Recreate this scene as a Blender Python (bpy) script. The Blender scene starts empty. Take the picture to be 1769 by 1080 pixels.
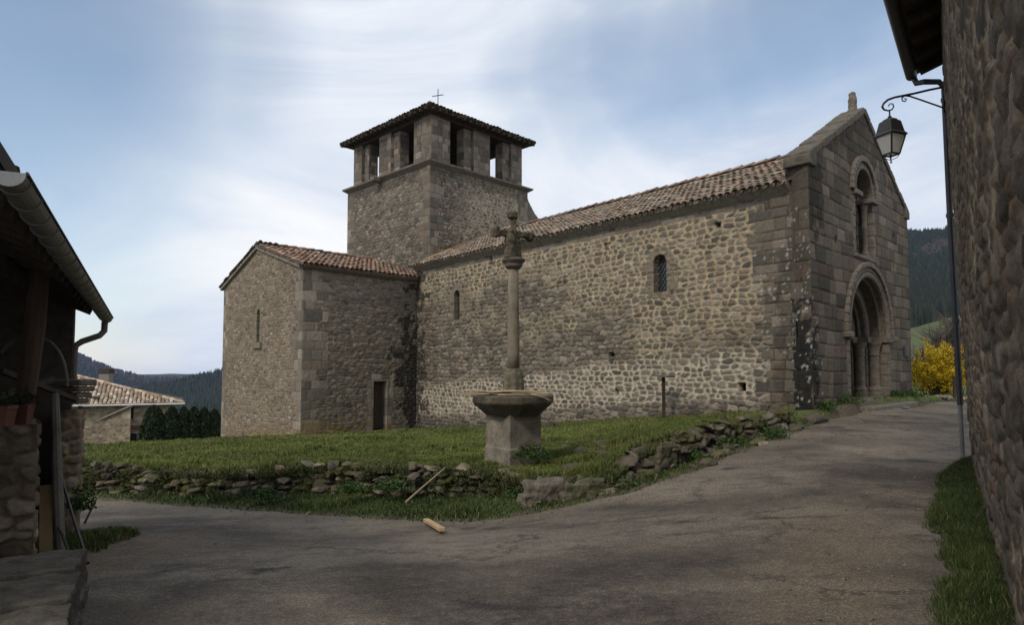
import bpy, bmesh, math, random
import numpy as np
from mathutils import Vector
R = math.radians
random.seed(7)
rng = np.random.default_rng(11)
sc = bpy.context.scene
C = sc.collection

# ---------------------------------------------------------------- camera, sky, sun
F, PX, PY, PITCH = 1140.0, 884.5, 580.0, R(3.0)      # focal length and principal point in photo pixels (1769 x 1080)
cam = bpy.data.cameras.new('camera'); cam_o = bpy.data.objects.new('camera', cam); C.objects.link(cam_o)
cam.sensor_width = 36; cam.lens = F / 1769 * 36; cam.shift_y = 40 / 1769; cam.clip_start = 0.05; cam.clip_end = 9000
cam_o.location = (0, 0, 0); cam_o.rotation_euler = (R(90) + PITCH, 0, 0)
sc.camera = cam_o
sc.view_settings.view_transform = 'Standard'; sc.view_settings.look = 'None'; sc.view_settings.gamma = 1
sc.view_settings.use_curve_mapping = False
sc.view_settings.exposure = 0.32

SUN_EL, SUN_AZ = 42, 215          # azimuth clockwise from +Y: behind the camera, to the left
w = bpy.data.worlds.new('World'); sc.world = w; w.use_nodes = True
nt = w.node_tree; N = nt.nodes; L = nt.links; N.clear()
def nd(tree, typ, **kw):
    n = tree.nodes.new(typ)
    for k, v in kw.items():
        if k == 'inp':
            for i, val in v.items(): n.inputs[i].default_value = val
        else: setattr(n, k, v)
    return n
def mathn(tree, op, a, b=None, clamp=False):
    n = tree.nodes.new('ShaderNodeMath'); n.operation = op; n.use_clamp = clamp
    for i, v in enumerate((a, b)):
        if v is None: continue
        if isinstance(v, (int, float)): n.inputs[i].default_value = v
        else: tree.links.new(v, n.inputs[i])
    return n.outputs[0]
def mixc(tree, fac, a, b, mode='MIX'):
    n = tree.nodes.new('ShaderNodeMix'); n.data_type = 'RGBA'; n.blend_type = mode
    for i, v in ((0, fac), (6, a), (7, b)):
        if isinstance(v, (int, float)): n.inputs[i].default_value = v
        elif isinstance(v, tuple): n.inputs[i].default_value = (*v, 1) if len(v) == 3 else v
        else: tree.links.new(v, n.inputs[i])
    return n.outputs[2]
def ramp(tree, fac, stops):
    n = tree.nodes.new('ShaderNodeValToRGB'); L_ = n.color_ramp.elements
    while len(L_) > 1: L_.remove(L_[-1])
    L_[0].position = stops[0][0]; L_[0].color = (*stops[0][1], 1)
    for p, c in stops[1:]:
        e = L_.new(p); e.color = (*c, 1)
    tree.links.new(fac, n.inputs[0]); return n.outputs[0]
def raydir(px, py):
    x = (px - PX) / F; y = -(py - PY) / F; c, s = math.cos(PITCH), math.sin(PITCH)
    return np.array([x, c - y * s, s + y * c])
sky = nd(nt, 'ShaderNodeTexSky'); sky.sky_type = 'NISHITA'; sky.sun_disc = False
sky.sun_elevation = R(SUN_EL); sky.sun_rotation = R(SUN_AZ); sky.air_density = 1.0; sky.dust_density = 0.6; sky.ozone_density = 2.0
tc = nd(nt, 'ShaderNodeTexCoord')
nz = nd(nt, 'ShaderNodeTexNoise', inp={2: 1.6, 3: 5.0, 4: 0.5}); L.new(tc.outputs[0], nz.inputs[0])
wv = nd(nt, 'ShaderNodeVectorMath', operation='SUBTRACT'); L.new(nz.outputs[1], wv.inputs[0]); wv.inputs[1].default_value = (.5, .5, .5)
ws = nd(nt, 'ShaderNodeVectorMath', operation='SCALE'); L.new(wv.outputs[0], ws.inputs[0]); ws.inputs[3].default_value = 0.24
wa = nd(nt, 'ShaderNodeVectorMath', operation='ADD'); L.new(tc.outputs[0], wa.inputs[0]); L.new(ws.outputs[0], wa.inputs[1])
wn = nd(nt, 'ShaderNodeVectorMath', operation='NORMALIZE'); L.new(wa.outputs[0], wn.inputs[0])
def patch(px, py, deg, soft):      # a clear gap in the cloud, round a direction in the sky
    d = raydir(px, py); d /= np.linalg.norm(d)
    dp = nd(nt, 'ShaderNodeVectorMath', operation='DOT_PRODUCT'); L.new(wn.outputs[0], dp.inputs[0]); dp.inputs[1].default_value = tuple(d)
    mr = nd(nt, 'ShaderNodeMapRange', interpolation_type='SMOOTHSTEP'); L.new(dp.outputs['Value'], mr.inputs[0])
    mr.inputs[1].default_value = math.cos(R(deg + soft)); mr.inputs[2].default_value = math.cos(R(max(deg - soft, 0)))
    return mr.outputs[0]
gap = None
for a, wt in (((40, 60, 7, 12), .9), ((-150, 330, 8, 12), .7), ((150, 250, 3, 8), .35), ((330, 90, 3, 9), .5), ((60, 500, 3, 8), .35), ((980, 165, 1, 5), .35), ((1060, 145, 1, 6), .5), ((1150, 115, 1, 6), .65), ((1230, 85, 1, 6), .72), ((1320, 50, 1, 6), .8),
          ((1400, 20, 2, 6), .85), ((1490, -10, 2, 6), .85), ((1180, 0, 1, 8), .45), ((1600, -80, 5, 8), .7)):
    v = mathn(nt, 'MULTIPLY', patch(*a), wt)
    gap = v if gap is None else mathn(nt, 'MAXIMUM', gap, v)
n2 = nd(nt, 'ShaderNodeTexNoise', inp={2: 2.1, 3: 8.0, 4: 0.58, 8: 0.7})
mp = nd(nt, 'ShaderNodeMapping', inp={2: (0, R(24), 0), 3: (.8, .9, 2.0)}); L.new(tc.outputs[0], mp.inputs[0]); L.new(mp.outputs[0], n2.inputs[0])
cl = ramp(nt, n2.outputs[0], [(.34, (3.7, 4.3, 5.3)), (.5, (5.5, 5.85, 6.4)), (.66, (7.0, 7.05, 7.0))])
skyb = mixc(nt, 1.0, sky.outputs[0], (1.22, 1.14, 1.02), 'MULTIPLY')
mx = mixc(nt, gap, cl, skyb)
bg = nd(nt, 'ShaderNodeBackground'); bg.inputs[1].default_value = 0.12; L.new(mx, bg.inputs[0])
wo = nd(nt, 'ShaderNodeOutputWorld'); L.new(bg.outputs[0], wo.inputs[0])
sun = bpy.data.lights.new('sun', 'SUN'); sun.energy = 1.5; sun.angle = R(10); sun.color = (1, .92, .8)
so = bpy.data.objects.new('sun', sun); C.objects.link(so)
sd = Vector((math.sin(R(SUN_AZ)) * math.cos(R(SUN_EL)), math.cos(R(SUN_AZ)) * math.cos(R(SUN_EL)), math.sin(R(SUN_EL))))
so.rotation_euler = sd.to_track_quat('Z', 'Y').to_euler()

# ---------------------------------------------------------------- projection helpers: real points on rays at a real depth Y
def P(px, py, Y):
    d = raydir(px, py); return d * (Y / d[1])
def zat(py, Y):                        # height seen at photo row py by a thing at depth Y
    return P(PX, py, Y)[2]
def xat(px, Y, z=0.):                  # X of a point at depth Y and height z seen in column px
    return (px - PX) / F * (Y * math.cos(PITCH) + z * math.sin(PITCH))
# ---------------------------------------------------------------- noise in numpy
def hsh(i, j, s=0):
    i = np.asarray(i).astype(np.int64); j = np.asarray(j).astype(np.int64)
    h = (i * 374761393 + j * 668265263 + s * 974634777) & 0x7fffffff
    h = ((h ^ (h >> 13)) * 1274126177) & 0x7fffffff
    h = ((h ^ (h >> 16)) * 1103515245 + 12345) & 0x7fffffff
    return ((h >> 3) & 0xffffff) / float(0xffffff)
def vn(x, y, s=0):
    xi = np.floor(x); yi = np.floor(y); fx = x - xi; fy = y - yi
    fx = fx * fx * (3 - 2 * fx); fy = fy * fy * (3 - 2 * fy)
    a = hsh(xi, yi, s); b = hsh(xi + 1, yi, s); c = hsh(xi, yi + 1, s); d = hsh(xi + 1, yi + 1, s)
    return (a * (1 - fx) + b * fx) * (1 - fy) + (c * (1 - fx) + d * fx) * fy
def fbm(x, y, s=0, o=4):
    r = 0; a = .5; t = 0
    for k in range(o):
        r = r + a * vn(x * 2 ** k, y * 2 ** k, s + k * 17); t += a; a *= .5
    return r / t
def sst(a, b, x):
    t = np.clip((x - a) / (b - a), 0, 1); return t * t * (3 - 2 * t)
def lerp(a, b, t):
    a = np.asarray(a, float); b = np.asarray(b, float); return a + (b - a) * np.asarray(t)[..., None]
# ---------------------------------------------------------------- objects
WL = {}
def link(name, V, Fc, mat, parent=None, col=None, smooth=False, base=None):
    """V (n,3) world coordinates, Fc a list of (m,k) index arrays or index lists; col (n,3)"""
    V = np.asarray(V, float)
    if parent is not None: off = WL[parent.name]
    elif base is not None: off = np.array(base, float)
    else: off = np.array([V[:, 0].mean(), V[:, 1].mean(), V[:, 2].min()])
    me = bpy.data.meshes.new(name)
    if isinstance(Fc, np.ndarray): Fc = [Fc]
    if all(isinstance(f, np.ndarray) and f.ndim == 2 for f in Fc):
        me.vertices.add(len(V)); me.vertices.foreach_set('co', (V - off).astype(np.float32).ravel())
        tot = sum(f.size for f in Fc); npoly = sum(len(f) for f in Fc)
        me.loops.add(tot); me.polygons.add(npoly)
        me.loops.foreach_set('vertex_index', np.concatenate([f.ravel() for f in Fc]).astype(np.int32))
        cnt = np.concatenate([np.full(len(f), f.shape[1]) for f in Fc]); st = np.concatenate([[0], np.cumsum(cnt)[:-1]])
        me.polygons.foreach_set('loop_start', st.astype(np.int32))
        me.update(calc_edges=True); me.validate()
    else:
        me.from_pydata([tuple(v) for v in (V - off)], [], [tuple(int(i) for i in f) for f in Fc]); me.update()
    if col is not None:
        a = me.color_attributes.new('Col', 'FLOAT_COLOR', 'POINT')
        cc = np.ones((len(V), 4), np.float32); cc[:, :3] = col; a.data.foreach_set('color', cc.ravel())
    if smooth: me.polygons.foreach_set('use_smooth', np.ones(len(me.polygons), bool))
    me.materials.append(mat)
    o = bpy.data.objects.new(name, me); C.objects.link(o)
    if parent is not None: o.parent = parent; WL[o.name] = off
    else: o.location = off; WL[o.name] = off
    return o
def tag(o, label=None, cat=None, group=None, kind=None):
    if label: o['label'] = label
    if cat: o['category'] = cat
    if group: o['group'] = group
    if kind: o['kind'] = kind
    return o
def empty(name, loc, label, cat, group=None):
    o = bpy.data.objects.new(name, None); C.objects.link(o); o.location = loc; o.empty_display_size = .3
    WL[o.name] = np.array(loc, float); return tag(o, label, cat, group)
class MB:                               # gathers pieces of one mesh
    def __init__(s): s.v = []; s.f = []; s.n = 0; s.c = []
    def add(s, V, Fc, col=None):
        V = np.asarray(V, float); s.v.append(V)
        s.f += [tuple(int(i) + s.n for i in f) for f in Fc]; s.n += len(V)
        s.c.append(np.tile(col if col is not None else (.2, .2, .2), (len(V), 1)) if (col is None or np.ndim(col) == 1) else col)
    def box(s, c, sz, d=(1, 0), tilt=0, col=None):   # centre, size along d / across / up
        ax = np.array([d[0], d[1], 0.]); ax /= np.linalg.norm(ax); ay = np.array([-ax[1], ax[0], 0.]); az = np.array([0, 0, 1.])
        V = [np.array(c) + ax * sx * sz[0] / 2 + ay * sy * sz[1] / 2 + az * q * sz[2] / 2 for sx in (-1, 1) for sy in (-1, 1) for q in (-1, 1)]
        s.add(V, [(0, 1, 3, 2), (4, 6, 7, 5), (0, 4, 5, 1), (2, 3, 7, 6), (0, 2, 6, 4), (1, 5, 7, 3)], col)
    def bar(s, a, b, w_, h_=None, col=None):         # squared bar from a to b
        a = np.array(a, float); b = np.array(b, float); h_ = h_ or w_; d = b - a; d /= np.linalg.norm(d)
        up = np.array([0, 0, 1.]) if abs(d[2]) < .95 else np.array([0, 1., 0]); x = np.cross(d, up); x /= np.linalg.norm(x); y = np.cross(x, d)
        V = [p + x * i * w_ / 2 + y * j * h_ / 2 for p in (a, b) for i, j in ((-1, -1), (1, -1), (1, 1), (-1, 1))]
        s.add(V, [(0, 3, 2, 1), (4, 5, 6, 7), (0, 1, 5, 4), (1, 2, 6, 5), (2, 3, 7, 6), (3, 0, 4, 7)], col)
    def tube(s, pts, r, seg=8, caps=True, col=None):
        pts = [np.array(p, float) for p in pts]; n = len(pts); rr = r if hasattr(r, '__len__') else [r] * n
        V = []; up = None
        for i, p in enumerate(pts):
            d = pts[min(i + 1, n - 1)] - pts[max(i - 1, 0)]; d /= np.linalg.norm(d) + 1e-9
            if up is None: up = np.array([0, 0, 1.]) if abs(d[2]) < .9 else np.array([0, 1., 0])
            x = np.cross(d, up); x /= np.linalg.norm(x) + 1e-9; y = np.cross(x, d); up = y
            for k in range(seg):
                a = 2 * math.pi * k / seg; V.append(p + rr[i] * (x * math.cos(a) + y * math.sin(a)))
        Fc = [(i * seg + k, i * seg + (k + 1) % seg, (i + 1) * seg + (k + 1) % seg, (i + 1) * seg + k) for i in range(n - 1) for k in range(seg)]
        if caps: Fc += [tuple(range(seg))[::-1], tuple((n - 1) * seg + k for k in range(seg))]
        s.add(V, Fc, col)
    def lathe(s, c, prof, seg=20, col=None, sq=None):
        V = []; n = len(prof)
        for r, z in prof:
            for k in range(seg):
                a = 2 * math.pi * k / seg; V.append((c[0] + r * math.cos(a), c[1] + r * math.sin(a), c[2] + z))
        Fc = [(i * seg + k, i * seg + (k + 1) % seg, (i + 1) * seg + (k + 1) % seg, (i + 1) * seg + k) for i in range(n - 1) for k in range(seg)]
        Fc += [tuple(range(seg))[::-1], tuple((n - 1) * seg + k for k in range(seg))]
        s.add(V, Fc, col)
    def prism(s, pts, n_, col=None):                 # planar polygon pts extruded by vector n_
        k = len(pts); V = [np.array(p, float) for p in pts] + [np.array(p, float) + n_ for p in pts]
        s.add(V, [tuple(range(k)), tuple(range(2 * k - 1, k - 1, -1))] + [(i, k + i, k + (i + 1) % k, (i + 1) % k) for i in range(k)], col)
    def link(s, name, mat, parent=None, smooth=False, base=None, recalc=True):
        o = link(name, np.concatenate(s.v), s.f, mat, parent, np.concatenate(s.c), smooth, base)
        if recalc:
            bm = bmesh.new(); bm.from_mesh(o.data); bmesh.ops.recalc_face_normals(bm, faces=bm.faces); bm.to_mesh(o.data); bm.free()
        return o
def bevel(o, wd=.01, seg=1):
    m = o.modifiers.new('bevel', 'BEVEL'); m.width = wd; m.segments = seg; m.limit_method = 'ANGLE'; return o
# ---------------------------------------------------------------- materials
def mat_col(name, var=.42, s1=16., s2=75., bump=.75, rough=.94, dist=.025, spec=.1):
    """colour from the stone-by-stone attribute, broken up by grain and a rough bump"""
    m = bpy.data.materials.new(name); m.use_nodes = True; t = m.node_tree; b = t.nodes['Principled BSDF']
    at = nd(t, 'ShaderNodeAttribute', attribute_name='Col'); co = nd(t, 'ShaderNodeTexCoord')
    a = nd(t, 'ShaderNodeTexNoise', inp={2: s1, 3: 6., 4: .6}); t.links.new(co.outputs['Object'], a.inputs[0])
    c = nd(t, 'ShaderNodeTexNoise', inp={2: s2, 3: 3., 4: .7}); t.links.new(co.outputs['Object'], c.inputs[0])
    g = mathn(t, 'ADD', mathn(t, 'MULTIPLY', a.outputs[0], .6), mathn(t, 'MULTIPLY', c.outputs[0], .4))
    k = mathn(t, 'MULTIPLY_ADD', g, 2 * var * 2); t.nodes[-1].inputs[2].default_value = 1 - 2 * var
    vm = nd(t, 'ShaderNodeVectorMath', operation='SCALE'); t.links.new(at.outputs[0], vm.inputs[0]); t.links.new(k, vm.inputs[3])
    t.links.new(vm.outputs[0], b.inputs['Base Color'])
    bp = nd(t, 'ShaderNodeBump'); bp.inputs['Strength'].default_value = bump; bp.inputs['Distance'].default_value = dist
    t.links.new(g, bp.inputs['Height']); t.links.new(bp.outputs[0], b.inputs['Normal'])
    b.inputs['Roughness'].default_value = rough; b.inputs['Specular IOR Level'].default_value = spec
    return m
def mat_two(name, c1, c2, s1=8., bump=.3, rough=.85, dist=.01, stretch=(1, 1, 1), metal=0., spec=.3, lo=.35, hi=.65, s2=60):
    m = bpy.data.materials.new(name); m.use_nodes = True; t = m.node_tree; b = t.nodes['Principled BSDF']
    co = nd(t, 'ShaderNodeTexCoord'); mp_ = nd(t, 'ShaderNodeMapping', inp={3: stretch}); t.links.new(co.outputs['Object'], mp_.inputs[0])
    a = nd(t, 'ShaderNodeTexNoise', inp={2: s1, 3: 7., 4: .62}); t.links.new(mp_.outputs[0], a.inputs[0])
    c = nd(t, 'ShaderNodeTexNoise', inp={2: s2, 3: 4., 4: .65}); t.links.new(mp_.outputs[0], c.inputs[0])
    g = mathn(t, 'ADD', mathn(t, 'MULTIPLY', a.outputs[0], .65), mathn(t, 'MULTIPLY', c.outputs[0], .35))
    t.links.new(ramp(t, g, [(lo, c1), (hi, c2)]), b.inputs['Base Color'])
    bp = nd(t, 'ShaderNodeBump'); bp.inputs['Strength'].default_value = bump; bp.inputs['Distance'].default_value = dist
    t.links.new(g, bp.inputs['Height']); t.links.new(bp.outputs[0], b.inputs['Normal'])
    b.inputs['Roughness'].default_value = rough; b.inputs['Metallic'].default_value = metal; b.inputs['Specular IOR Level'].default_value = spec
    return m
M_STONE = mat_col('weathered_granite')
M_ROCK = mat_col('field_stone', var=.4, s1=9, s2=60, bump=.6, dist=.03)
M_TILE = mat_col('clay_tile', var=.35, s1=20, s2=120, bump=.3, rough=.85)
M_LEAF = mat_col('leaf', var=.25, s1=3, s2=30, bump=0., rough=.75, spec=.2)
M_CARVE = mat_two('carved_granite', (.075, .062, .048), (.2, .17, .135), 9, .5, .92, .02)
M_CARVEP = mat_two('pale_carved_granite', (.13, .115, .09), (.29, .25, .2), 7, .5, .92, .02)
M_WOOD = mat_two('old_dark_wood', (.02, .015, .01), (.07, .05, .035), 6, .5, .85, .01, (1, 1, .15))
M_WOODG = mat_two('grey_weathered_wood', (.07, .06, .05), (.17, .15, .125), 6, .5, .85, .01, (1, 1, .15))
M_WOODY = mat_two('fresh_sawn_wood', (.3, .2, .1), (.48, .34, .19), 9, .3, .8, .005)
M_BAMBOO = mat_two('dry_cane', (.25, .19, .11), (.42, .34, .21), 9, .2, .7, .004)
M_IRON = mat_two('black_iron', (.012, .012, .012), (.03, .028, .026), 12, .2, .55, .003, spec=.4)
M_ZINC = mat_two('weathered_zinc', (.16, .16, .155), (.27, .265, .25), 5, .1, .5, .003, metal=.55, spec=.4)
M_PIPE = mat_two('painted_grey_pipe', (.03, .03, .033), (.055, .055, .06), 5, .1, .5, .003, spec=.4)
M_TERRA = mat_two('terracotta', (.1, .042, .028), (.15, .066, .043), 7, .2, .85)
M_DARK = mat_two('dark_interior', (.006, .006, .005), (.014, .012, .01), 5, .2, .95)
M_SLAB = mat_two('roof_bed', (.05, .04, .032), (.1, .08, .062), 7, .3, .95)

# ---------------------------------------------------------------- stone relief: real stones pushed out of a wall face
def cells_rubble(u, v, cu, cv, s, warp=.35):
    du = (fbm(u / cu / 1.6, v / cv / 1.6, s + 5, 3) - .5) * cu * warp * 2; dv = (fbm(u / cu / 2.2, v / cv / 1.8, s + 9, 3) - .5) * cv * warp * 2.4
    x = (u + du) / cu; y = (v + dv) / cv
    j0 = np.floor(y); F1 = np.full(x.shape, 9.); F2 = np.full(x.shape, 9.); idi = np.zeros(x.shape); idj = np.zeros(x.shape)
    for dj in (-1, 0, 1):
        j = j0 + dj; sh = hsh(j, j * 0, s + 3); i0 = np.floor(x - sh)
        for di in (-2, -1, 0, 1, 2):
            i = i0 + di; jx = hsh(i, j, s) * .85; jy = (hsh(i, j, s + 1) - .5) * .28; wt = hsh(i, j, s + 2) * .2
            ddx = np.abs(x - (i + sh + jx)); ddy = np.abs(y - (j + .5 + jy)) * 1.12
            d = (ddx ** 3.2 + ddy ** 3.2) ** (1 / 3.2) - wt
            nw = d < F1
            F2 = np.where(nw, F1, np.minimum(F2, d)); idi = np.where(nw, i, idi); idj = np.where(nw, j, idj); F1 = np.where(nw, d, F1)
    return (F2 - F1) * min(cu, cv) * .62, idi, idj
def cells_ashlar(u, v, cu, cv, s):
    du = (fbm(u * 2, v * 2, s + 5, 2) - .5) * .05; dv = (fbm(u * .7, v * .7, s + 9, 3) - .5) * .1
    y = (v + dv) / cv; jj = np.floor(y); b = (hsh(jj, jj * 0, s + 21) - .5) * .3; bn = (hsh(jj + 1, jj * 0, s + 21) - .5) * .3
    fy = y - jj
    jn = np.where(fy < b, jj - 1, np.where(fy > 1 + bn, jj + 1, jj))
    lo = jn + (hsh(jn, jn * 0, s + 21) - .5) * .3; hi = jn + 1 + (hsh(jn + 1, jn * 0, s + 21) - .5) * .3
    dy = np.minimum(y - lo, hi - y) * cv
    x = (u + du) / cu + hsh(jn, jn * 0, s + 4) * 7; x = x / (.75 + .6 * hsh(jn, jn * 0, s + 6)); i = np.floor(x)
    bi = (hsh(i, jn, s + 8) - .5) * .5; bi1 = (hsh(i + 1, jn, s + 8) - .5) * .5; fx = x - i
    inn = np.where(fx < bi, i - 1, np.where(fx > 1 + bi1, i + 1, i))
    l = inn + (hsh(inn, jn, s + 8) - .5) * .5; h = inn + 1 + (hsh(inn + 1, jn, s + 8) - .5) * .5
    dx = np.minimum(x - l, h - x) * cu
    return np.minimum(dx, dy), inn, jn
BROWN = np.array([(.182, .143, .106), (.15, .122, .093), (.212, .167, .124), (.188, .138, .1), (.13, .109, .086), (.232, .188, .141)])
GREY = np.array([(.166, .14, .111), (.135, .116, .094), (.2, .171, .136), (.166, .131, .101), (.114, .101, .085), (.22, .188, .151)])
DARKST = np.array([(.115, .096, .074), (.098, .085, .068), (.135, .112, .086), (.118, .09, .068), (.088, .078, .064), (.145, .122, .094)])
def stone_tex(u, v, st):
    """height (m), colour for each sample"""
    s = st.get('seed', 1); cu, cv = st.get('cell', (.26, .17)); out_h = None
    if st.get('ashlar') is True: e, i, j = cells_ashlar(u, v, *st.get('acell', (.5, .3)), s)
    else: e, i, j = cells_rubble(u, v, cu, cv, s, st.get('warp', .35))
    am = None
    if callable(st.get('ashlar')):      # dressed blocks at the quoins
        am = st['ashlar'](u, v) > .5; e2, i2, j2 = cells_ashlar(u, v, *st.get('acell', (.5, .3)), s + 50)
        e = np.where(am, e2, e); i = np.where(am, i2 + 500, i); j = np.where(am, j2, j)
    dress = (np.ones(u.shape) if st.get('ashlar') is True else (am.astype(float) if am is not None else np.zeros(u.shape)))
    mw = st['mw'](u, v) if callable(st.get('mw')) else st.get('mw', .02) + 0 * u       # joint width
    mw = np.where(dress > .5, st.get('amw', .007), mw)
    pv = st['pale'](u, v) if callable(st.get('pale')) else st.get('pale', .3) + 0 * u  # how fresh the pointing is
    ne = (fbm(u * 13, v * 13, s + 33, 3) - .5) * .032
    e = e + ne * (1 - .6 * dress)
    face = sst(mw * .6, mw * 1.6 + .012, e)
    pal = st.get('pal', BROWN); r = hsh(i, j, s + 70); k = (r * len(pal)).astype(int) % len(pal)
    c = pal[k] * (.72 + .56 * hsh(i, j, s + 71))[..., None]
    if 'dresspal' in st: c = np.where(dress[..., None] > .5, st['dresspal'][k] * (.85 + .3 * hsh(i, j, s + 71))[..., None], c)
    big = fbm(u * .55, v * .55, s + 40, 4); c = c * (.78 + .44 * big)[..., None]
    mc = lerp(st.get('mdark', (.06, .052, .042)), st.get('mlight', (.4, .33, .23)), np.clip(pv + (fbm(u * 5, v * 5, s + 41, 2) - .5) * .5, 0, 1))
    mc = mc * (.8 + .4 * fbm(u * 14, v * 14, s + 42, 2))[..., None]
    if 'mgain' in st: mc = mc * st['mgain'](u, v)
    mc = np.where(dress[..., None] > .5, c * .62 + .12 * mc, mc)
    col = c * face[..., None] + mc * (1 - face)[..., None]
    rnd = np.clip(e / np.where(dress > .5, .018, st.get('arris', .035)), 0, 1) ** .5; tl = (hsh(i, j, s + 75) - .5) * (fbm(u * 3, v * 3, s + 76, 2)) * 1.2 + (fbm(u * 16, v * 16, s + 77, 3) - .5) * .9
    proud = st.get('proud', .035); h = face * ((.45 + .55 * rnd) * proud * (.5 + 1. * hsh(i, j, s + 72) + .7 * tl) * (1 - .55 * dress)) - (1 - face) * (1 - pv) * st.get('deep', .02)
    rg = st.get('rough', 1.); h = h + ((fbm(u * 9, v * 9, s + 80, 3) - .5) * .022 * st.get('lump', 1.) + (fbm(u * 27, v * 27, s + 81, 3) - .5) * .014 * rg) * (1 - .5 * dress)
    for fn in st.get('post', ()): h, col = fn(u, v, h, col)
    return h, np.clip(col, .004, .9)
def stain(cu_, cz, ru, rz, colr, strength=.85, seed=0, thr=.5, sc_=3.):
    def fn(u, v, h, col):
        d = np.sqrt(((u - cu_) / ru) ** 2 + ((v - cz) / rz) ** 2)
        m = sst(.12, -.12, d - 1 + (fbm(u * sc_, v * sc_, seed + 300, 4) - .5) * 1.9 * thr * 2) * strength
        return h, col * (1 - m[..., None]) + np.array(colr) * m[..., None] * (.7 + .6 * fbm(u * 12, v * 12, seed + 310, 2))[..., None]
    return fn
def spots(cu_, cz, ru, rz, dens=.5, seed=0, size=.05, colr=(.4, .39, .34)):
    def fn(u, v, h, col):
        g = size * 2.4; i = np.floor(u / g); j = np.floor(v / g); m = np.zeros(u.shape)
        cx = (i + .25 + .5 * hsh(i, j, seed + 1)) * g; cy = (j + .25 + .5 * hsh(i, j, seed + 2)) * g
        inr = np.sqrt(((cx - cu_) / ru) ** 2 + ((cy - cz) / rz) ** 2) < 1
        on = (hsh(i, j, seed + 3) < dens) & inr
        rr = size * (.25 + .75 * hsh(i, j, seed + 4) ** 2); d = np.hypot(u - cx, (v - cy) * .9) + (fbm(u * 24, v * 24, seed, 3) - .5) * size * 2.2
        m = sst(rr * 1.3, rr * .4, d) * on * .6
        return h, col * (1 - m[..., None]) + np.array(colr) * m[..., None]
    return fn
def pit(cu_, cz, hw, hh, depth=.3, colr=(.012, .011, .01)):
    def fn(u, v, h, col):
        m = (np.abs(u - cu_) < hw) & (np.abs(v - cz) < hh)
        return np.where(m, -depth, h), np.where(m[..., None], np.array(colr), col)
    return fn
def archpit(cu_, z0, zs, hw, depth=.4):
    def fn(u, v, h, col):
        m = (np.abs(u - cu_) < hw) & (v > z0) & ((v < zs) | (np.hypot(u - cu_, v - zs) < hw))
        return np.where(m, -depth, h), np.where(m[..., None], col * .6, col)
    return fn
class Wall:
    """a vertical wall face: O plan origin, to B; n is the outward normal"""
    def __init__(s, A, B):
        s.O = np.array(A, float); s.B = np.array(B, float); d = s.B - s.O; s.len = float(np.linalg.norm(d)); s.d = d / s.len
        n = np.array([s.d[1], -s.d[0]])
        mid = (s.O + s.B) / 2
        s.n = n
    def pt(s, u, z, n=0.): return np.array([s.O[0] + s.d[0] * u + s.n[0] * n, s.O[1] + s.d[1] * u + s.n[1] * n, z])
    def uv(s, px, py, n=0.):
        r = raydir(px, py); o = s.O + s.n * n
        k = (o @ s.n) / (r[:2] @ s.n); p = r * k
        return float((p[:2] - o) @ s.d), float(p[2])
def relief(w_, zb, zt, res, st, u0=0., u1=None, n0=0., hole=None, damp=(1, 1)):
    """grid of samples following zb(u)..zt(u)"""
    u1 = w_.len if u1 is None else u1
    nu = max(int((u1 - u0) / res), 2) + 1; us = np.linspace(u0, u1, nu)
    zbv = zb(us) if callable(zb) else np.full(nu, float(zb)); ztv = zt(us) if callable(zt) else np.full(nu, float(zt))
    nv = max(int((ztv.max() - zbv.min()) / res), 2) + 1; ts = np.linspace(0, 1, nv)
    U, T = np.meshgrid(us, ts, indexing='ij'); Z = zbv[:, None] * (1 - T) + ztv[:, None] * T
    h, col = stone_tex(U, Z, st)
    ed = np.minimum(np.maximum(sst(0, .045, U - u0), 1 - damp[0]), np.maximum(sst(0, .045, u1 - U), 1 - damp[1])); hh = np.where(h < -.15, h, h * ed) + n0
    X = w_.O[0] + w_.d[0] * U + w_.n[0] * hh; Y = w_.O[1] + w_.d[1] * U + w_.n[1] * hh
    V = np.stack([X, Y, Z], -1).reshape(-1, 3)
    ii = np.arange(nu * nv).reshape(nu, nv); q = np.stack([ii[:-1, :-1], ii[1:, :-1], ii[1:, 1:], ii[:-1, 1:]], -1).reshape(-1, 4)
    if hole is not None:
        uc = (U[:-1, :-1] + U[1:, 1:]).ravel() / 2; zc = (Z[:-1, :-1] + Z[1:, 1:]).ravel() / 2; q = q[~hole(uc, zc)]
    return V, q, col.reshape(-1, 3)
def join(parts):
    Vs, Fs, Cs = [], [], []; n = 0
    for V, f, c in parts:
        Vs.append(V); Fs.append(f + n); Cs.append(c); n += len(V)
    quads = [f for f in Fs if f.shape[1] == 4]; tris = [f for f in Fs if f.shape[1] == 3]
    out = ([np.concatenate(quads)] if quads else []) + ([np.concatenate(tris)] if tris else [])
    return np.concatenate(Vs), out, np.concatenate(Cs)
def flat(pts, col=(.12, .1, .08)):                    # one plain polygon fan of quads/tris
    V = np.array(pts, float); f = np.array([[0, 1, 2, 3]]) if len(V) == 4 else np.array([[0, 1, 2]])
    return V, f, np.tile(col, (len(V), 1)).astype(float)
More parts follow.
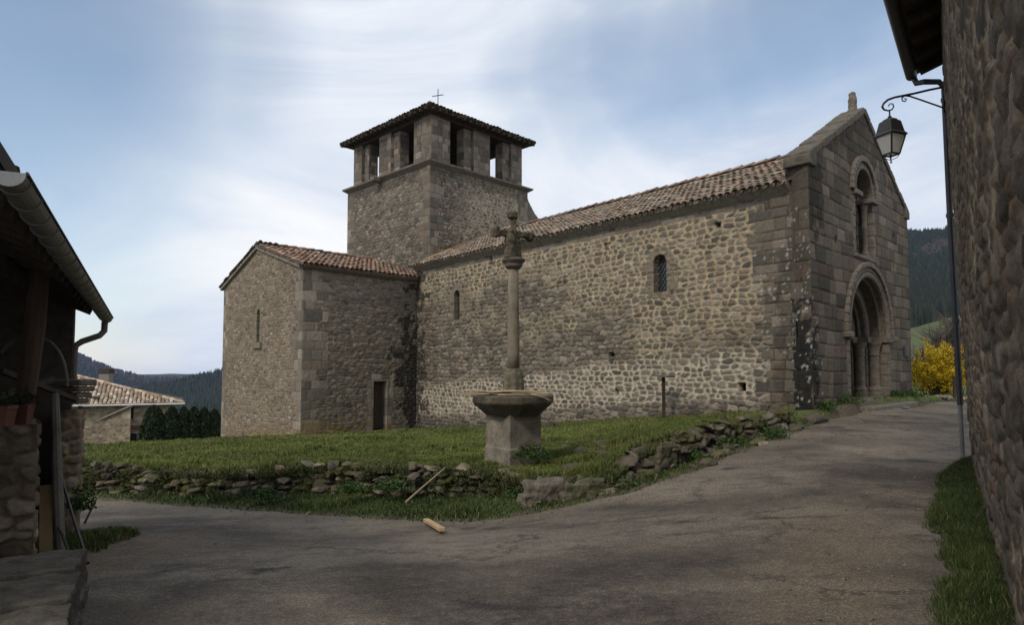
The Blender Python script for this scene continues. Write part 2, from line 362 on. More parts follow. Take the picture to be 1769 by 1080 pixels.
# canal tiles
TILEP = np.array([(.25, .17, .125), (.19, .14, .11), (.29, .225, .175), (.15, .12, .095), (.27, .19, .14), (.32, .265, .215), (.22, .18, .15)])
REDP = np.array([(.27, .145, .1), (.33, .19, .13), (.22, .13, .095), (.38, .26, .19), (.19, .14, .115), (.3, .22, .175)])
DARKT = np.array([(.07, .055, .042), (.1, .07, .05), (.055, .05, .035), (.12, .095, .07), (.08, .075, .045)])
PALET = np.array([(.42, .33, .24), (.5, .42, .33), (.36, .25, .18), (.3, .22, .165), (.55, .48, .39), (.38, .28, .2)])
def tiles(O, a, s_, La, Ls, pitch=.2, row=.36, pal=TILEP, keep=None, seed=0, jit=1., lichen=.25, over=.1, seg=6):
    """O eave start, a along the eave, s_ up the slope (unit vectors)"""
    O = np.array(O, float); a = np.array(a, float); s_ = np.array(s_, float); n = np.cross(a, s_); n /= np.linalg.norm(n)
    if n[2] < 0: n = -n
    r_ = np.random.default_rng(seed); nc = int(La / pitch); nr = int(math.ceil(Ls / row)); ang = np.linspace(0, math.pi, seg + 1)
    Vs, Fs, Cs = [], [], []; cnt = 0
    k = seg + 1
    base = np.arange(seg)
    F1_ = np.stack([base, base + 1, base + 1 + k, base + k], -1); F2_ = F1_[:, ::-1] + 2 * k
    F3_ = np.stack([base, base + 2 * k, base + 1 + 2 * k, base + 1], -1); FT = np.concatenate([F1_, F2_, F3_])
    for kind in (0, 1):
        for j in range(nr):
            c = np.arange(nc + (1 if kind else 0)); u = (c + (.5 if kind == 0 else 0)) * pitch + r_.normal(0, .008 * jit, len(c))
            sl = j * row - over + r_.normal(0, .012 * jit, len(c)) + (0.03 if kind else 0)
            if keep is not None:
                kk = keep(u, sl + row * .5); u = u[kk]; sl = sl[kk]
            m = len(u)
            if m == 0: continue
            ln = row * 1.22; r0, r1 = pitch * .47, pitch * .38
            if kind: r0, r1 = r1, r0
            sg = 1 if kind == 0 else -1
            lift0 = (.075 if kind == 0 else .055) + r_.normal(0, .006 * jit, m); lift1 = lift0 - .028
            yaw = r_.normal(0, .02 * jit, m)
            V = np.zeros((m, 4, k, 3))
            for q, (rad, sl_, lf) in enumerate(((r0, 0, lift0), (r1, ln, lift1), (r0 - .016, 0, lift0), (r1 - .016, ln, lift1))):
                x = np.cos(ang)[None] * rad + (yaw * sl_)[:, None]; z = sg * np.sin(ang)[None] * rad * .72
                V[:, q] = O + a * (u[:, None] + x)[..., None] + s_ * (sl + sl_)[:, None, None] + n * (lf[:, None] + z)[..., None]
            idx = (np.arange(m) * 4 * k)[:, None, None] + FT[None] + cnt; cnt += m * 4 * k
            pc = pal[r_.integers(0, len(pal), m)] * r_.uniform(.7, 1.25, m)[:, None]
            li = r_.random(m) < lichen; pc[li] = pc[li] * .4 + np.array([.16, .155, .12]) * .6 * r_.uniform(.7, 1.5, (li.sum(), 1))
            Vs.append(V.reshape(-1, 3)); Fs.append(idx.reshape(-1, 4)); Cs.append(np.repeat(pc, 4 * k, 0))
    return np.concatenate(Vs), np.concatenate(Fs), np.concatenate(Cs)
def unit(v): v = np.array(v, float); return v / np.linalg.norm(v)
# ================================================================ plan of the church (metres, camera at the origin, z=0 at eye height)
FL = np.array([6.6, 14.5]); FR = np.array([12.1, 20.0])
NB = np.array([6.42, 14.87]); C0 = np.array([-3.93, 27.2]); T1 = np.array([-7.49, 23.5]); T2 = np.array([-13.2, 30.1])
K0 = np.array([-3.475, 27.6]); K1 = np.array([-8.14, 32.3]); K2 = np.array([.77, 32.1]); K3 = K1 + K2 - K0
W_FAC = Wall(FL, FR); W_NAVE = Wall(C0, NB); W_TG = Wall(T2, T1); W_TS = Wall(T1, C0)
vdir = np.append(W_FAC.d, 0)
# ---------------------------------------------------------------- terrain heights from surveyed points
class TPS:
    def __init__(s, pts, reg=.02):
        p = np.array(pts, float); s.xy = p[:, :2]; n = len(p)
        A = np.zeros((n + 3, n + 3)); A[:n, :n] = s.k(s.xy[:, None] - s.xy[None]) + np.eye(n) * reg
        A[:n, n] = 1; A[:n, n + 1:] = s.xy; A[n, :n] = 1; A[n + 1:, :n] = s.xy.T
        s.w = np.linalg.solve(A, np.append(p[:, 2], [0, 0, 0]))
    @staticmethod
    def k(d):
        r = np.sqrt((d ** 2).sum(-1)); return r ** 2 * np.log(r + 1e-6) * .1
    def __call__(s, x, y):
        q = np.stack([np.ravel(x), np.ravel(y)], -1).astype(float); out = np.zeros(len(q)); n = len(s.xy)
        for a in range(0, len(q), 20000):
            b = q[a:a + 20000]; out[a:a + 20000] = s.k(b[:, None] - s.xy[None]) @ s.w[:n] + s.w[n] + b @ s.w[n + 1:]
        return out.reshape(np.shape(x))
def G(px, py, Y): return tuple(P(px, py, Y))
def Gz(px, py, z):                     # point on the ray at height z
    d = raydir(px, py); return tuple(d * (z / d[2]))
road_pts = [(0, 0, -1.6), (0, 4, -1.66), (-3.5, 5, -1.8), (-4.8, 7.8, -2.0), Gz(150, 866, -2.35), (-12, 13.5, -2.85), (-14, 9, -2.8), (-9, 8, -2.3), (-1, 6.5, -1.8), (1.5, 6.5, -1.66),
            Gz(300, 876, -2.25), Gz(450, 885, -2.15), Gz(560, 893, -2.08), Gz(700, 903, -2.01), Gz(850, 898, -1.95), Gz(1000, 873, -1.8), Gz(1100, 850, -1.65), Gz(1200, 815, -1.5), Gz(1300, 776, -1.36), Gz(1400, 742, -1.19), Gz(1480, 714, -1.0),
            Gz(1560, 701, -.98), (15.5, 23.5, -1.1), (20, 27, -1.4), (7.1, 10.3, -1.42), (2.9, 3.9, -1.5), (4.9, 7, -1.47), (8.5, 12.5, -1.3), (4, -2, -1.5), (-4, -2, -1.7), (11.5, 15.5, -1.2)]
RT = TPS(road_pts)
lawn_pts = [Gz(887, 806, -1.6), G(380, 758, 30.1), G(523, 753, 23.5), (C0[0], C0[1], zat(741, C0[1])), G(900, 736, 22.2), G(1100, 722, 18.4), G(1300, 711, 15.7), G(1362, 712, 14.8),
            Gz(140, 801, -1.86), (-12, 15, -2.35), Gz(300, 816, -1.87), Gz(450, 815, -1.76), Gz(560, 805, -1.65), Gz(700, 808, -1.54), Gz(850, 810, -1.5), Gz(930, 828, -1.58), Gz(1045, 826, -1.52),
            Gz(1000, 795, -1.42), Gz(1100, 777, -1.22), Gz(1146, 765, -1.12), Gz(1240, 741, -1.06), Gz(1330, 722, -.97), Gz(1366, 714, -.9), G(140, 771, 25), (-20, 30, -3.9), (-12.5, 26, -2.75), (-24, 42, -5.6), (-10, 45, -4.6), (5, 40, -2.2), (14, 30, -1.4), (-3, 17, -1.75), (3, 14.5, -1.36)]
LT = TPS(lawn_pts)
Wln = np.array([(-40, 24), (-20, 18.3), Gz(60, 800, -1.9)[:2], Gz(140, 802, -1.86)[:2], Gz(300, 817, -1.87)[:2], Gz(450, 816, -1.76)[:2], Gz(560, 806, -1.65)[:2], Gz(700, 809, -1.54)[:2],
                Gz(850, 812, -1.5)[:2], Gz(925, 829, -1.58)[:2], Gz(1050, 828, -1.53)[:2], Gz(1090, 795, -1.35)[:2], Gz(1100, 778, -1.22)[:2], Gz(1146, 766, -1.12)[:2], Gz(1240, 743, -1.06)[:2], Gz(1330, 724, -.97)[:2], Gz(1370, 714, -.9)[:2], (6.6, 14.35), (7.6, 14.95), (12.6, 20.0), (13.2, 21.2), (40, 45)], float)
Rln = np.array([(-40, 22.3), (-20, 16.4), Gz(60, 862, -2.45)[:2], Gz(150, 863, -2.35)[:2], Gz(300, 876, -2.25)[:2], Gz(450, 885, -2.15)[:2], Gz(560, 893, -2.08)[:2], Gz(700, 903, -2.01)[:2],
                Gz(820, 904, -1.96)[:2], Gz(900, 892, -1.9)[:2], Gz(1000, 873, -1.8)[:2], Gz(1100, 850, -1.65)[:2], Gz(1200, 815, -1.5)[:2], Gz(1300, 776, -1.36)[:2], Gz(1400, 741, -1.19)[:2], Gz(1480, 713, -1.0)[:2], (11.6, 18.6), (15.0, 22.6), (18, 24.2), (40, 42)], float)
def pdist(x, y, line):                 # distance to a polyline, positive on the church side
    x = np.asarray(x, float); y = np.asarray(y, float); best = np.full(x.shape, 1e9); sg = np.ones(x.shape)
    for a, b in zip(line[:-1], line[1:]):
        d = b - a; L2 = d @ d; t = np.clip(((x - a[0]) * d[0] + (y - a[1]) * d[1]) / L2, 0, 1)
        dx = x - a[0] - t * d[0]; dy = y - a[1] - t * d[1]; q = np.hypot(dx, dy); cr = d[0] * dy - d[1] * dx
        m = q < best; best = np.where(m, q, best); sg = np.where(m, np.sign(cr), sg)
    return best * sg
def ground_z(x, y):
    dR = pdist(x, y, Rln); dW = pdist(x, y, Wln); rz = RT(x, y); lz = LT(x, y)
    wob = (fbm(x * 1.7, y * 1.7, 3, 4) - .5) * .5
    t = np.clip(dR / np.maximum(dR - dW, .05), 0, 1)
    low = rz - .07 + .09 * sst(-.12, .12, dR + wob * .55) + .05 * sst(.1, .8, dR) * (1 + .8 * wob)
    lm = sst(-.10, .16, dW)
    up = lz + (fbm(x * 1.1, y * 1.1, 8, 3) - .5) * .06
    # on the right the lawn runs down to the road as a rough bank, without a wall
    bank = sst(-.2, 1.3, x); lmb = sst(0, 1, t) * .85 + .15 * lm
    lm = lm * 1.
    z = low * (1 - lm) + up * lm
    return np.where(dR < -.4, rz - .09, z), dR, dW
# ground as one sheet: fine near, coarse to the horizon, on rings round the camera
GRASSC = [(.05, .075, .018), (.085, .11, .03)]
def far_z(px, D, near):                # valley, meadow and hills by bearing and depth
    c = np.clip
    lx = [-2500, -600, 0, 135, 200, 250, 320, 345, 380, 450, 700, 1000, 1400, 1575, 1640, 1760, 2400, 4000]
    skyl = np.interp(px, lx, [560, 560, 585, 612, 640, 656, 658, 658, 661, 655, 640, 610, 500, 407, 401, 380, 350, 400])
    front = np.interp(px, lx, [700, 700, 700, 690, 684, 672, 662, 654, 643, 620, 600, 590, 500, 440, 430, 420, 400, 420])
    rt = sst(700, 1500, px)
    Ls = [60, 110, 250, 600, 900, 1100, 1350, 1900, 2300, 3500]
    zl = [-6.5, -16, -45, -52, -40]; left = [z + 0 * px for z in zl] + [(640 - front) / F * 1100, (640 - front - 26) / F * 1350, (640 - skyl) / F * 1900, (640 - skyl - 25) / F * 2300, -20 + 0 * px]
    rs = [60, 110, 170, 250, 300, 340, 500, 650, 900, 1200, 3500]
    mt = np.interp(px, [1400, 1580, 1650, 1800], [600, 566, 546, 520])
    right = [-1.2 + 0 * px, 2.0 + 0 * px, 6 + 0 * px, (640 - mt - 22) / F * 250, (640 - mt) / F * 300, (640 - mt - 3) / F * 340, (640 - 505) / F * 500 + 0 * px, (640 - 455) / F * 650 + 0 * px, (640 - skyl) / F * 900, (640 - skyl - 20) / F * 1200, 60 + 0 * px]
    def interp(Ds, zs):
        out = np.zeros(px.shape) + zs[0]
        for k in range(len(Ds) - 1):
            t = np.clip((D - Ds[k]) / (Ds[k + 1] - Ds[k]), 0, 1); m = D >= Ds[k]; out = np.where(m, zs[k] * (1 - t) + zs[k + 1] * t, out)
        return out
    z = interp(Ls, left) * (1 - rt) + interp(rs, right) * rt
    z = z + (fbm(px * .02, D * .006, 60, 4) - .5) * np.clip(D - 300, 0, 900) * .012
    t = sst(38, 62, D); return near * (1 - t) + z * t
def terrain_mesh():
    pxs = np.concatenate([np.linspace(-2400, -120, 60), np.arange(-110, 1800, 5.0), np.linspace(1805, 4200, 60)])
    # depth as a function of row so that samples stay even in the picture
    Ds = np.concatenate([[-6, -3, 0, 1.5], np.arange(2.5, 8, .06), np.arange(8, 17, .07), np.arange(17, 40, .35), np.geomspace(40, 3500, 70)])
    PXg, D = np.meshgrid(pxs, Ds, indexing='ij')
    X = (PXg - PX) / F * np.maximum(D, 2.5); X = np.where(D < 2.5, X * 1.0 + (PXg - PX) / F * (2.5 - D) * 1.0, X)
    nz_, dR, dW = ground_z(X, D); dR = np.where(D < 2.5, -5, dR)
    nz_ = np.where(D < 2.5, RT(X * 0, D * 0) - .1, nz_)
    nz_ = np.where(np.abs(X) > 30, np.interp(np.abs(X), [30, 60], [0, 1]) * (-6) + np.clip(nz_, -6, -1), nz_)
    Z = far_z(PXg, D, nz_)
    V = np.stack([X, D, Z], -1).reshape(-1, 3); a, b = PXg.shape; ii = np.arange(a * b).reshape(a, b)
    q = np.stack([ii[:-1, :-1], ii[1:, :-1], ii[1:, 1:], ii[:-1, 1:]], -1).reshape(-1, 4)
    n1 = fbm(X * .8, D * .8, 90, 4); n2_ = fbm(X * 4, D * 4, 91, 3)
    lawn = lerp((.05, .072, .02), (.1, .125, .04), np.clip(n1 * 1.3 - .15 + (n2_ - .5) * .5, 0, 1))
    soil = lerp((.06, .05, .038), (.12, .1, .075), n2_)
    verge = lerp((.03, .045, .014), (.07, .085, .03), n2_)
    col = np.where((dW > 0)[..., None], lawn, verge)
    e = sst(.30, .0, dR + (n2_ - .5) * .5); col = col * (1 - e[..., None]) + soil * e[..., None]
    far = D > 60
    mead = lerp((.065, .08, .03), (.095, .11, .045), fbm(PXg * .05, D * .03, 95, 3)); wood = lerp((.022, .03, .016), (.06, .055, .035), fbm(PXg * .02, D * .01, 96, 3))
    isw = np.where(PXg > 1000, D > 325, D > 500)
    fc = np.where(isw[..., None], wood, mead); col = np.where(far[..., None], fc, col)
    return V, q, col.reshape(-1, 3)
M_GROUND = mat_col('turf_and_soil', var=.3, s1=2.5, s2=40, bump=.5, dist=.02)
V, q, col = terrain_mesh(); link('ground', V, q, M_GROUND, None, col, True, base=(0, 0, 0))['kind'] = 'structure'
# road sheet: worn tar with patches, grit and cracks as real colour changes of the surface
def road_mesh():
    pxs = np.arange(-900, 2500, 7.0); ts = np.linspace(0, 1, 240)
    yl = np.array([np.interp(0, [0], [0])])
    Yv = np.linspace(.8, 60, 2400)
    Ye = np.zeros(len(pxs))
    for k, p in enumerate(pxs):
        xx = (p - PX) / F * Yv; d = pdist(xx, Yv, Rln); m = np.where(d > .28)[0]; Ye[k] = Yv[m[0]] if len(m) else 60
    Ye = np.minimum(Ye, 34)
    T, PXg = np.meshgrid(ts, pxs, indexing='ij'); Y = -5 + 0 * T; Y = .8 + (Ye[None] - .8) * T ** 1.0
    X = (PXg - PX) / F * Y; Z = RT(X, Y) + (fbm(X * .6, Y * .6, 70, 3) - .5) * .03
    V = np.stack([X, Y, Z], -1).reshape(-1, 3); a, b = X.shape; ii = np.arange(a * b).reshape(a, b)
    q = np.stack([ii[:-1, :-1], ii[1:, :-1], ii[1:, 1:], ii[:-1, 1:]], -1).reshape(-1, 4)[:, ::-1]
    # apron behind the camera
    xs = np.linspace(-5, 5, 12); ys = np.linspace(-7, 1.0, 10); A_, B_ = np.meshgrid(xs, ys, indexing='ij'); Zb = RT(A_, B_) - .006; jj = np.arange(120).reshape(12, 10)
    q2 = np.stack([jj[:-1, :-1], jj[1:, :-1], jj[1:, 1:], jj[:-1, 1:]], -1).reshape(-1, 4) + len(V)
    return np.concatenate([V, np.stack([A_, B_, Zb], -1).reshape(-1, 3)]), np.concatenate([q, q2])
def mat_road():
    m = bpy.data.materials.new('worn_asphalt'); m.use_nodes = True; t = m.node_tree; b = t.nodes['Principled BSDF']; co = nd(t, 'ShaderNodeTexCoord'); O_ = co.outputs['Object']
    def ns(s, d=5., r=.6, mp__=None, w_=0.):
        n = nd(t, 'ShaderNodeTexNoise', inp={2: s, 3: d, 4: r, 8: w_})
        if mp__:
            q_ = nd(t, 'ShaderNodeMapping', inp={2: (0, 0, mp__[1]), 3: mp__[0]}); t.links.new(O_, q_.inputs[0]); t.links.new(q_.outputs[0], n.inputs[0])
        else: t.links.new(O_, n.inputs[0])
        return n.outputs[0]
    big = ns(.32, 5., .6, ((1, 1.8, 1), .35), .6); base = ramp(t, big, [(.36, (.062, .052, .042)), (.47, (.12, .1, .08)), (.6, (.185, .156, .124))])
    pz = ns(.9, 6., .65, ((1, 2.2, 1), -.3), .8); c = mixc(t, ramp(t, pz, [(.56, (0, 0, 0)), (.66, (1, 1, 1))]), base, (.045, .039, .037))       # oily dark patches
    wn_ = ns(1.4, 8., .7); c = mixc(t, mathn(t, 'MULTIPLY', ramp(t, wn_, [(.57, (0, 0, 0)), (.7, (1, 1, 1))]), .55), c, (.17, .145, .11))                # sand and grit
    at = nd(t, 'ShaderNodeAttribute', attribute_name='Col'); sp = nd(t, 'ShaderNodeSeparateColor'); t.links.new(at.outputs[0], sp.inputs[0]); fine = ramp(t, ns(7., 5., .7), [(.35, (.2, .2, .2)), (.6, (1, 1, 1))])
    c = mixc(t, mathn(t, 'MULTIPLY', ramp(t, ns(3.2, 7., .72), [(.5, (0, 0, 0)), (.62, (1, 1, 1))]), .5), c, (.05, .043, .038)); c = mixc(t, mathn(t, 'MULTIPLY', ramp(t, ns(11., 6., .75, ((1, 1.5, 1), .7)), [(.52, (0, 0, 0)), (.66, (1, 1, 1))]), .45), c, (.19, .165, .14))
    c = mixc(t, mathn(t, 'MULTIPLY', sp.outputs[2], mathn(t, 'MULTIPLY', fine, .75)), c, (.04, .034, .03))
    c = mixc(t, mathn(t, 'MULTIPLY', sp.outputs[0], mathn(t, 'MULTIPLY', fine, .8)), c, (.165, .138, .105)); c = mixc(t, mathn(t, 'MULTIPLY', sp.outputs[1], mathn(t, 'MULTIPLY', fine, .85)), c, (.15, .118, .083))
    gr = nd(t, 'ShaderNodeTexVoronoi', inp={2: 85.}); t.links.new(O_, gr.inputs[0])
    c = mixc(t, .55, c, ramp(t, gr.outputs['Color'], [(.1, (.35, .35, .35)), (.6, (.95, .93, .9)), (.95, (2.1, 2., 1.85))]), 'MULTIPLY')
    vo = nd(t, 'ShaderNodeTexVoronoi', feature='DISTANCE_TO_EDGE', inp={2: .55}); wv_ = nd(t, 'ShaderNodeVectorMath', operation='ADD')
    nn = nd(t, 'ShaderNodeTexNoise', inp={2: 2.2, 3: 6., 4: .7}); t.links.new(O_, nn.inputs[0]); t.links.new(O_, wv_.inputs[0]); t.links.new(nn.outputs[1], wv_.inputs[1]); t.links.new(wv_.outputs[0], vo.inputs[0])
    crk = mathn(t, 'MULTIPLY', mathn(t, 'LESS_THAN', vo.outputs[0], .012), ramp(t, ns(.5, 3., .5), [(.5, (0, 0, 0)), (.6, (1, 1, 1))])); c = mixc(t, mathn(t, 'MULTIPLY', crk, .6), c, (.025, .023, .021))
    fn_ = ns(30, 4., .7); t.links.new(c, b.inputs['Base Color'])
    h = mathn(t, 'ADD', mathn(t, 'MULTIPLY', gr.outputs[0], .5), mathn(t, 'MULTIPLY', fn_, .6)); h = mathn(t, 'SUBTRACT', h, crk)
    bp = nd(t, 'ShaderNodeBump'); bp.inputs['Strength'].default_value = .55; bp.inputs['Distance'].default_value = .012; t.links.new(h, bp.inputs['Height']); t.links.new(bp.outputs[0], b.inputs['Normal'])
    b.inputs['Roughness'].default_value = .88; b.inputs['Specular IOR Level'].default_value = .2
    return m
V, q = road_mesh()
def road_col(V):
    x, y = V[:, 0], V[:, 1]; dR = pdist(x, y, Rln); n1 = fbm(x * 1.6, y * 1.6, 180, 4); n2 = fbm(x * .7, y * .7, 181, 3)
    edge = sst(-.75, .0, dR + (n1 - .5) * .9); xw = .36 + .657 * y; rd = xw - x; right = sst(2.0, .6, rd + (n1 - .5) * 1.6) * sst(12, 8, y)
    tan = sst(.9, .2, np.abs(rd - 1.35 - .12 * (y - 5)) + (n1 - .5) * .8) * sst(8.5, 6, y); left = sst(1.3, .5, np.hypot(x + 4.4, (y - 7.2) * .8) + (n1 - .5))
    wear = sst(.5, .66, fbm(x * .9, y * .9, 183, 5)) * .5; dark = sst(.48, .62, fbm(x * .45 + 3, y * .8, 184, 4)) * sst(9, 4, y) * .7 + .5 * sst(1.9, 2.6, rd) * sst(4.4, 3.2, rd) * sst(.4, .6, n2) * sst(14, 8, y)
    return np.stack([np.clip(np.maximum(edge * .7, wear * .6), 0, 1), np.clip(np.maximum(tan, left), 0, 1), np.clip(dark, 0, 1)], -1)
link('road', V, q, mat_road(), None, road_col(V), True, base=(0, 0, 0))['kind'] = 'structure'

# ================================================================ the church
def rise(px_, Yv): return 0
church = empty('church', (C0[0], C0[1], -2.4), 'old stone village church with square open belfry, red tiled transept and deep arched portal', 'church')
gz = lambda x, y: float(ground_z(np.array([x]), np.array([y]))[0][0])
# nave wall
n1u, n1z0 = W_NAVE.uv(1141, 505); _, n1z1 = W_NAVE.uv(1141, 440); n1h = (W_NAVE.uv(1152, 470)[0] - W_NAVE.uv(1130, 470)[0]) / 2
n2u, n2z0 = W_NAVE.uv(789.5, 553); _, n2z1 = W_NAVE.uv(789.5, 501); n2h = .2
LW = W_NAVE.len
def nave_pale(u, z):
    zr = z - (-2.3 + 1.35 * u / LW)                          # height above the ground line
    n = fbm(u * .5, z * .7, 501, 4)
    band = sst(1.75, 1.45, zr + (n - .5) * .5) * sst(.2, .5, zr)
    up = sst(.30, .75, (u / LW) * 1.0 + (zr - 3.2) * .16 + (n - .5) * 1.2)
    topl = sst(4.9, 5.6, zr + (n - .5) * 1.2)
    q_ = np.maximum(np.maximum(band * .95, up * .9), topl * .8)
    return q_ * sst(.0, .9, LW - u - .3)
def nave_mw(u, z):
    p = nave_pale(u, z); return .004 + .011 * p
nave_st = dict(mgain=lambda u, z: 1 + sst(1.9, 1.4, z - (-2.3 + 1.35 * u / LW))[..., None] * np.array([.12, .2, .42]), seed=3, cell=(.255, .145), mw=nave_mw, pale=nave_pale, pal=GREY, proud=.026, mlight=(.38, .31, .205), mdark=(.1, .084, .062), acell=(.44, .25), warp=.5, dresspal=GREY * .82,
    ashlar=lambda u, z: ((LW - u) < .45 + .75 * hsh(np.floor(z / .27), 0 * z, 2)) | (z > 3.93),
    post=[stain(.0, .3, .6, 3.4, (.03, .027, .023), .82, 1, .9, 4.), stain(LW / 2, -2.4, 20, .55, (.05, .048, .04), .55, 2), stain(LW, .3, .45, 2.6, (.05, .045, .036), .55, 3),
          spots(.3, -.4, .8, 1.8, .16, 11, .04), spots(LW - .3, 1.6, .6, 1.5, .22, 12, .045),
          archpit(n1u, n1z0, n1z1 - n1h, n1h, .42), archpit(n2u, n2z0, n2z1 - n2h, n2h, .4)] +
         [pit(*W_NAVE.uv(*p), a_, b_, .25) for p, a_, b_ in (((1240, 388), .085, .07), ((1046, 425), .05, .09), ((1056, 613), .09, .06), ((1066, 678), .07, .09), ((1282, 669), .09, .1), ((848, 451), .06, .12))])
zb_nave = lambda us: np.interp(us, [0, LW * .35, LW * .7, LW], [-2.75, -2.25, -1.7, -1.4])
pts_ = [relief(W_NAVE, zb_nave, 4.12, .027, nave_st, damp=(1, 0))]
far_ = lambda p: np.array(p) + W_FAC.d * 7.75
a_, b_ = C0, NB
pts_ += [flat([(*(far_(b_)), -2), (*(far_(a_)), -2.4), (*(far_(a_)), 4.2), (*(far_(b_)), 4.2)])]
V, q, col = join(pts_)
nave = link('nave_wall', V, q, M_STONE, church, col)
def arch_band(wl, c, z0, zs, r0, r1, n_a, n_b, seg=14, joints=True, jamb=True):
    """stone band r0..r1 round an arched opening, front at n_a, back at n_b; separate blocks"""
    B = MB()
    pth = []
    if jamb:
        k = max(int(round((zs - z0) / .3)), 1)
        zz = np.linspace(z0, zs, k + 1)
        for s in (-1, 1):
            for i in range(k):
                g = .006; x0, x1 = c + s * r0, c + s * (r1 + (.0 if i % 2 else .12) * joints)
                B.prism([wl.pt(x0, zz[i] + g, n_b), wl.pt(x1, zz[i] + g, n_b), wl.pt(x1, zz[i + 1] - g, n_b), wl.pt(x0, zz[i + 1] - g, n_b)], (wl.pt(0, 0, n_a + random.uniform(-.006, .006)) - wl.pt(0, 0, n_b)))
    for i in range(seg):
        a0 = math.pi * i / seg + .004; a1 = math.pi * (i + 1) / seg - .004
        q_ = [(r0, a0), (r1, a0), (r1, (a0 + a1) / 2), (r1, a1), (r0, a1), (r0, (a0 + a1) / 2)]
        B.prism([wl.pt(c + r * math.cos(a), zs + r * math.sin(a), n_b) for r, a in q_], (wl.pt(0, 0, n_a + random.uniform(-.006, .006)) - wl.pt(0, 0, n_b)))
    return B
def rollarc(B, wl, c, z0, zs, r, n_, rad, seg=28, jamb=False):
    pts = ([wl.pt(c - r, z0, n_)] if jamb else []) + [wl.pt(c - r * math.cos(math.pi * k / seg), zs + r * math.sin(math.pi * k / seg), n_) for k in range(seg + 1)] + ([wl.pt(c + r, z0, n_)] if jamb else [])
    B.tube(pts, rad, 8)
def lattice_pane(wl, c, z0, zs, hw, n_, name, parent, step=.11):
    pts = [wl.pt(c - hw, z0, n_), wl.pt(c + hw, z0, n_)] + [wl.pt(c + hw * math.cos(a), zs + hw * math.sin(a), n_) for a in np.linspace(0, math.pi, 10)]
    B = MB(); B.prism(pts, wl.pt(0, 0, 0) - wl.pt(0, 0, .02)); o = B.link(name, M_GLASS, parent, recalc=True)
    B = MB(); H = zs + hw - z0
    for s in (-1, 1):
        k = -2 * hw
        for off in np.arange(-H - 2 * hw, H + 2 * hw, step * 1.5):
            a = []
            for t in np.linspace(-hw, hw, 9):
                z = z0 + H / 2 + off + s * t * 1.4
                if z0 < z < zs + math.sqrt(max(hw * hw - t * t, 0)) : a.append((t, z))
            if len(a) > 1: B.bar(wl.pt(c + a[0][0], a[0][1], n_ + .02), wl.pt(c + a[-1][0], a[-1][1], n_ + .02), .014)
    if B.v: B.link('lead_lattice', M_IRON, parent)
M_GLASS = mat_two('old_leaded_glass', (.02, .028, .03), (.07, .085, .09), 9, .2, .25, .004, spec=.5)
M_SURR = mat_two('window_stone', (.1, .084, .06), (.25, .205, .148), 9, .7, .93, .02)
surr = arch_band(W_NAVE, n1u, n1z0, n1z1 - n1h, n1h, n1h + .24, .022, -.3, 9); surr.box(W_NAVE.pt(n1u, n1z0 - .07, -.14), (2 * n1h + .4, .32, .14), W_NAVE.d)
bevel(surr.link('window_surround', M_SURR, nave), .012)
lattice_pane(W_NAVE, n1u, n1z0, n1z1 - n1h, n1h, -.2, 'window_pane', nave)
surr = arch_band(W_NAVE, n2u, n2z0, n2z1 - n2h, n2h - .02, n2h + .22, .022, -.3, 7); surr.box(W_NAVE.pt(n2u, n2z0 - .07, -.14), (2 * n2h + .36, .32, .14), W_NAVE.d)
bevel(surr.link('window_surround', M_SURR, nave), .012)
lattice_pane(W_NAVE, n2u, n2z0, n2z1 - n2h, n2h, -.2, 'window_pane', nave)
def cornice(wl, u0, u1, z0, z1, dep, name, parent, col_, block=.9):
    B = MB(); u = u0
    while u < u1:
        e = min(u + block * random.uniform(.7, 1.3), u1); j = random.uniform(-.008, .008); zj = random.uniform(-.01, .01)
        pr = [(-.15, z0 + zj), (.02, z0 + zj), (dep + j, z0 + (z1 - z0) * .55), (dep + j, z1), (-.15, z1)]
        B.prism([wl.pt(u + .004, z, n_) for n_, z in pr], wl.pt(e - u - .008, 0, 0) - wl.pt(0, 0, 0), None); u = e
    return B.link(name, M_CARVEP, parent)
cornice(W_NAVE, -.1, LW - .06, 4.1, 4.34, .2, 'cornice', nave, None)
# nave roof
up = np.append(-W_NAVE.n, 0); NRZ, NEZ = 6.12, 4.36; NHW = 3.87
sl = unit(up * NHW + np.array([0, 0, NRZ - NEZ])); Lsl = math.hypot(NHW, NRZ - NEZ)
O_ = W_NAVE.pt(-.25, NEZ - .02, 0)
V, q, col = tiles(O_, np.append(W_NAVE.d, 0), sl, LW + .3, Lsl - .05, .205, .37, TILEP, keep=lambda u, s: ~((u < .35) & (s > .75)) & (u < LW + .22 - s * .09), seed=5, over=.3, lichen=.35)
roofv = [(V, q, col)]
e0, e1 = W_NAVE.pt(-.2, NEZ - .03, .12), W_NAVE.pt(LW, NEZ - .03, .12); fd3 = lambda q_, x, z: np.array([q_[0] + W_FAC.d[0] * x, q_[1] + W_FAC.d[1] * x, z]); r0_, r1_ = fd3(C0, NHW, NRZ), fd3(NB, NHW, NRZ); f0, f1 = fd3(C0, 7.85, NEZ), fd3(NB, 7.8, NEZ)
B = MB(); B.add([e0, e1, r1_, r0_, f1, f0], [(0, 1, 2, 3), (3, 2, 4, 5), (0, 3, 5), (1, 4, 2), (0, 5, 4, 1)], (.09, .07, .055))
nroof = B.link('nave_roof', M_SLAB, church)
V, q, col = join(roofv); link('roof_tiles', V, q, M_TILE, nroof, col)
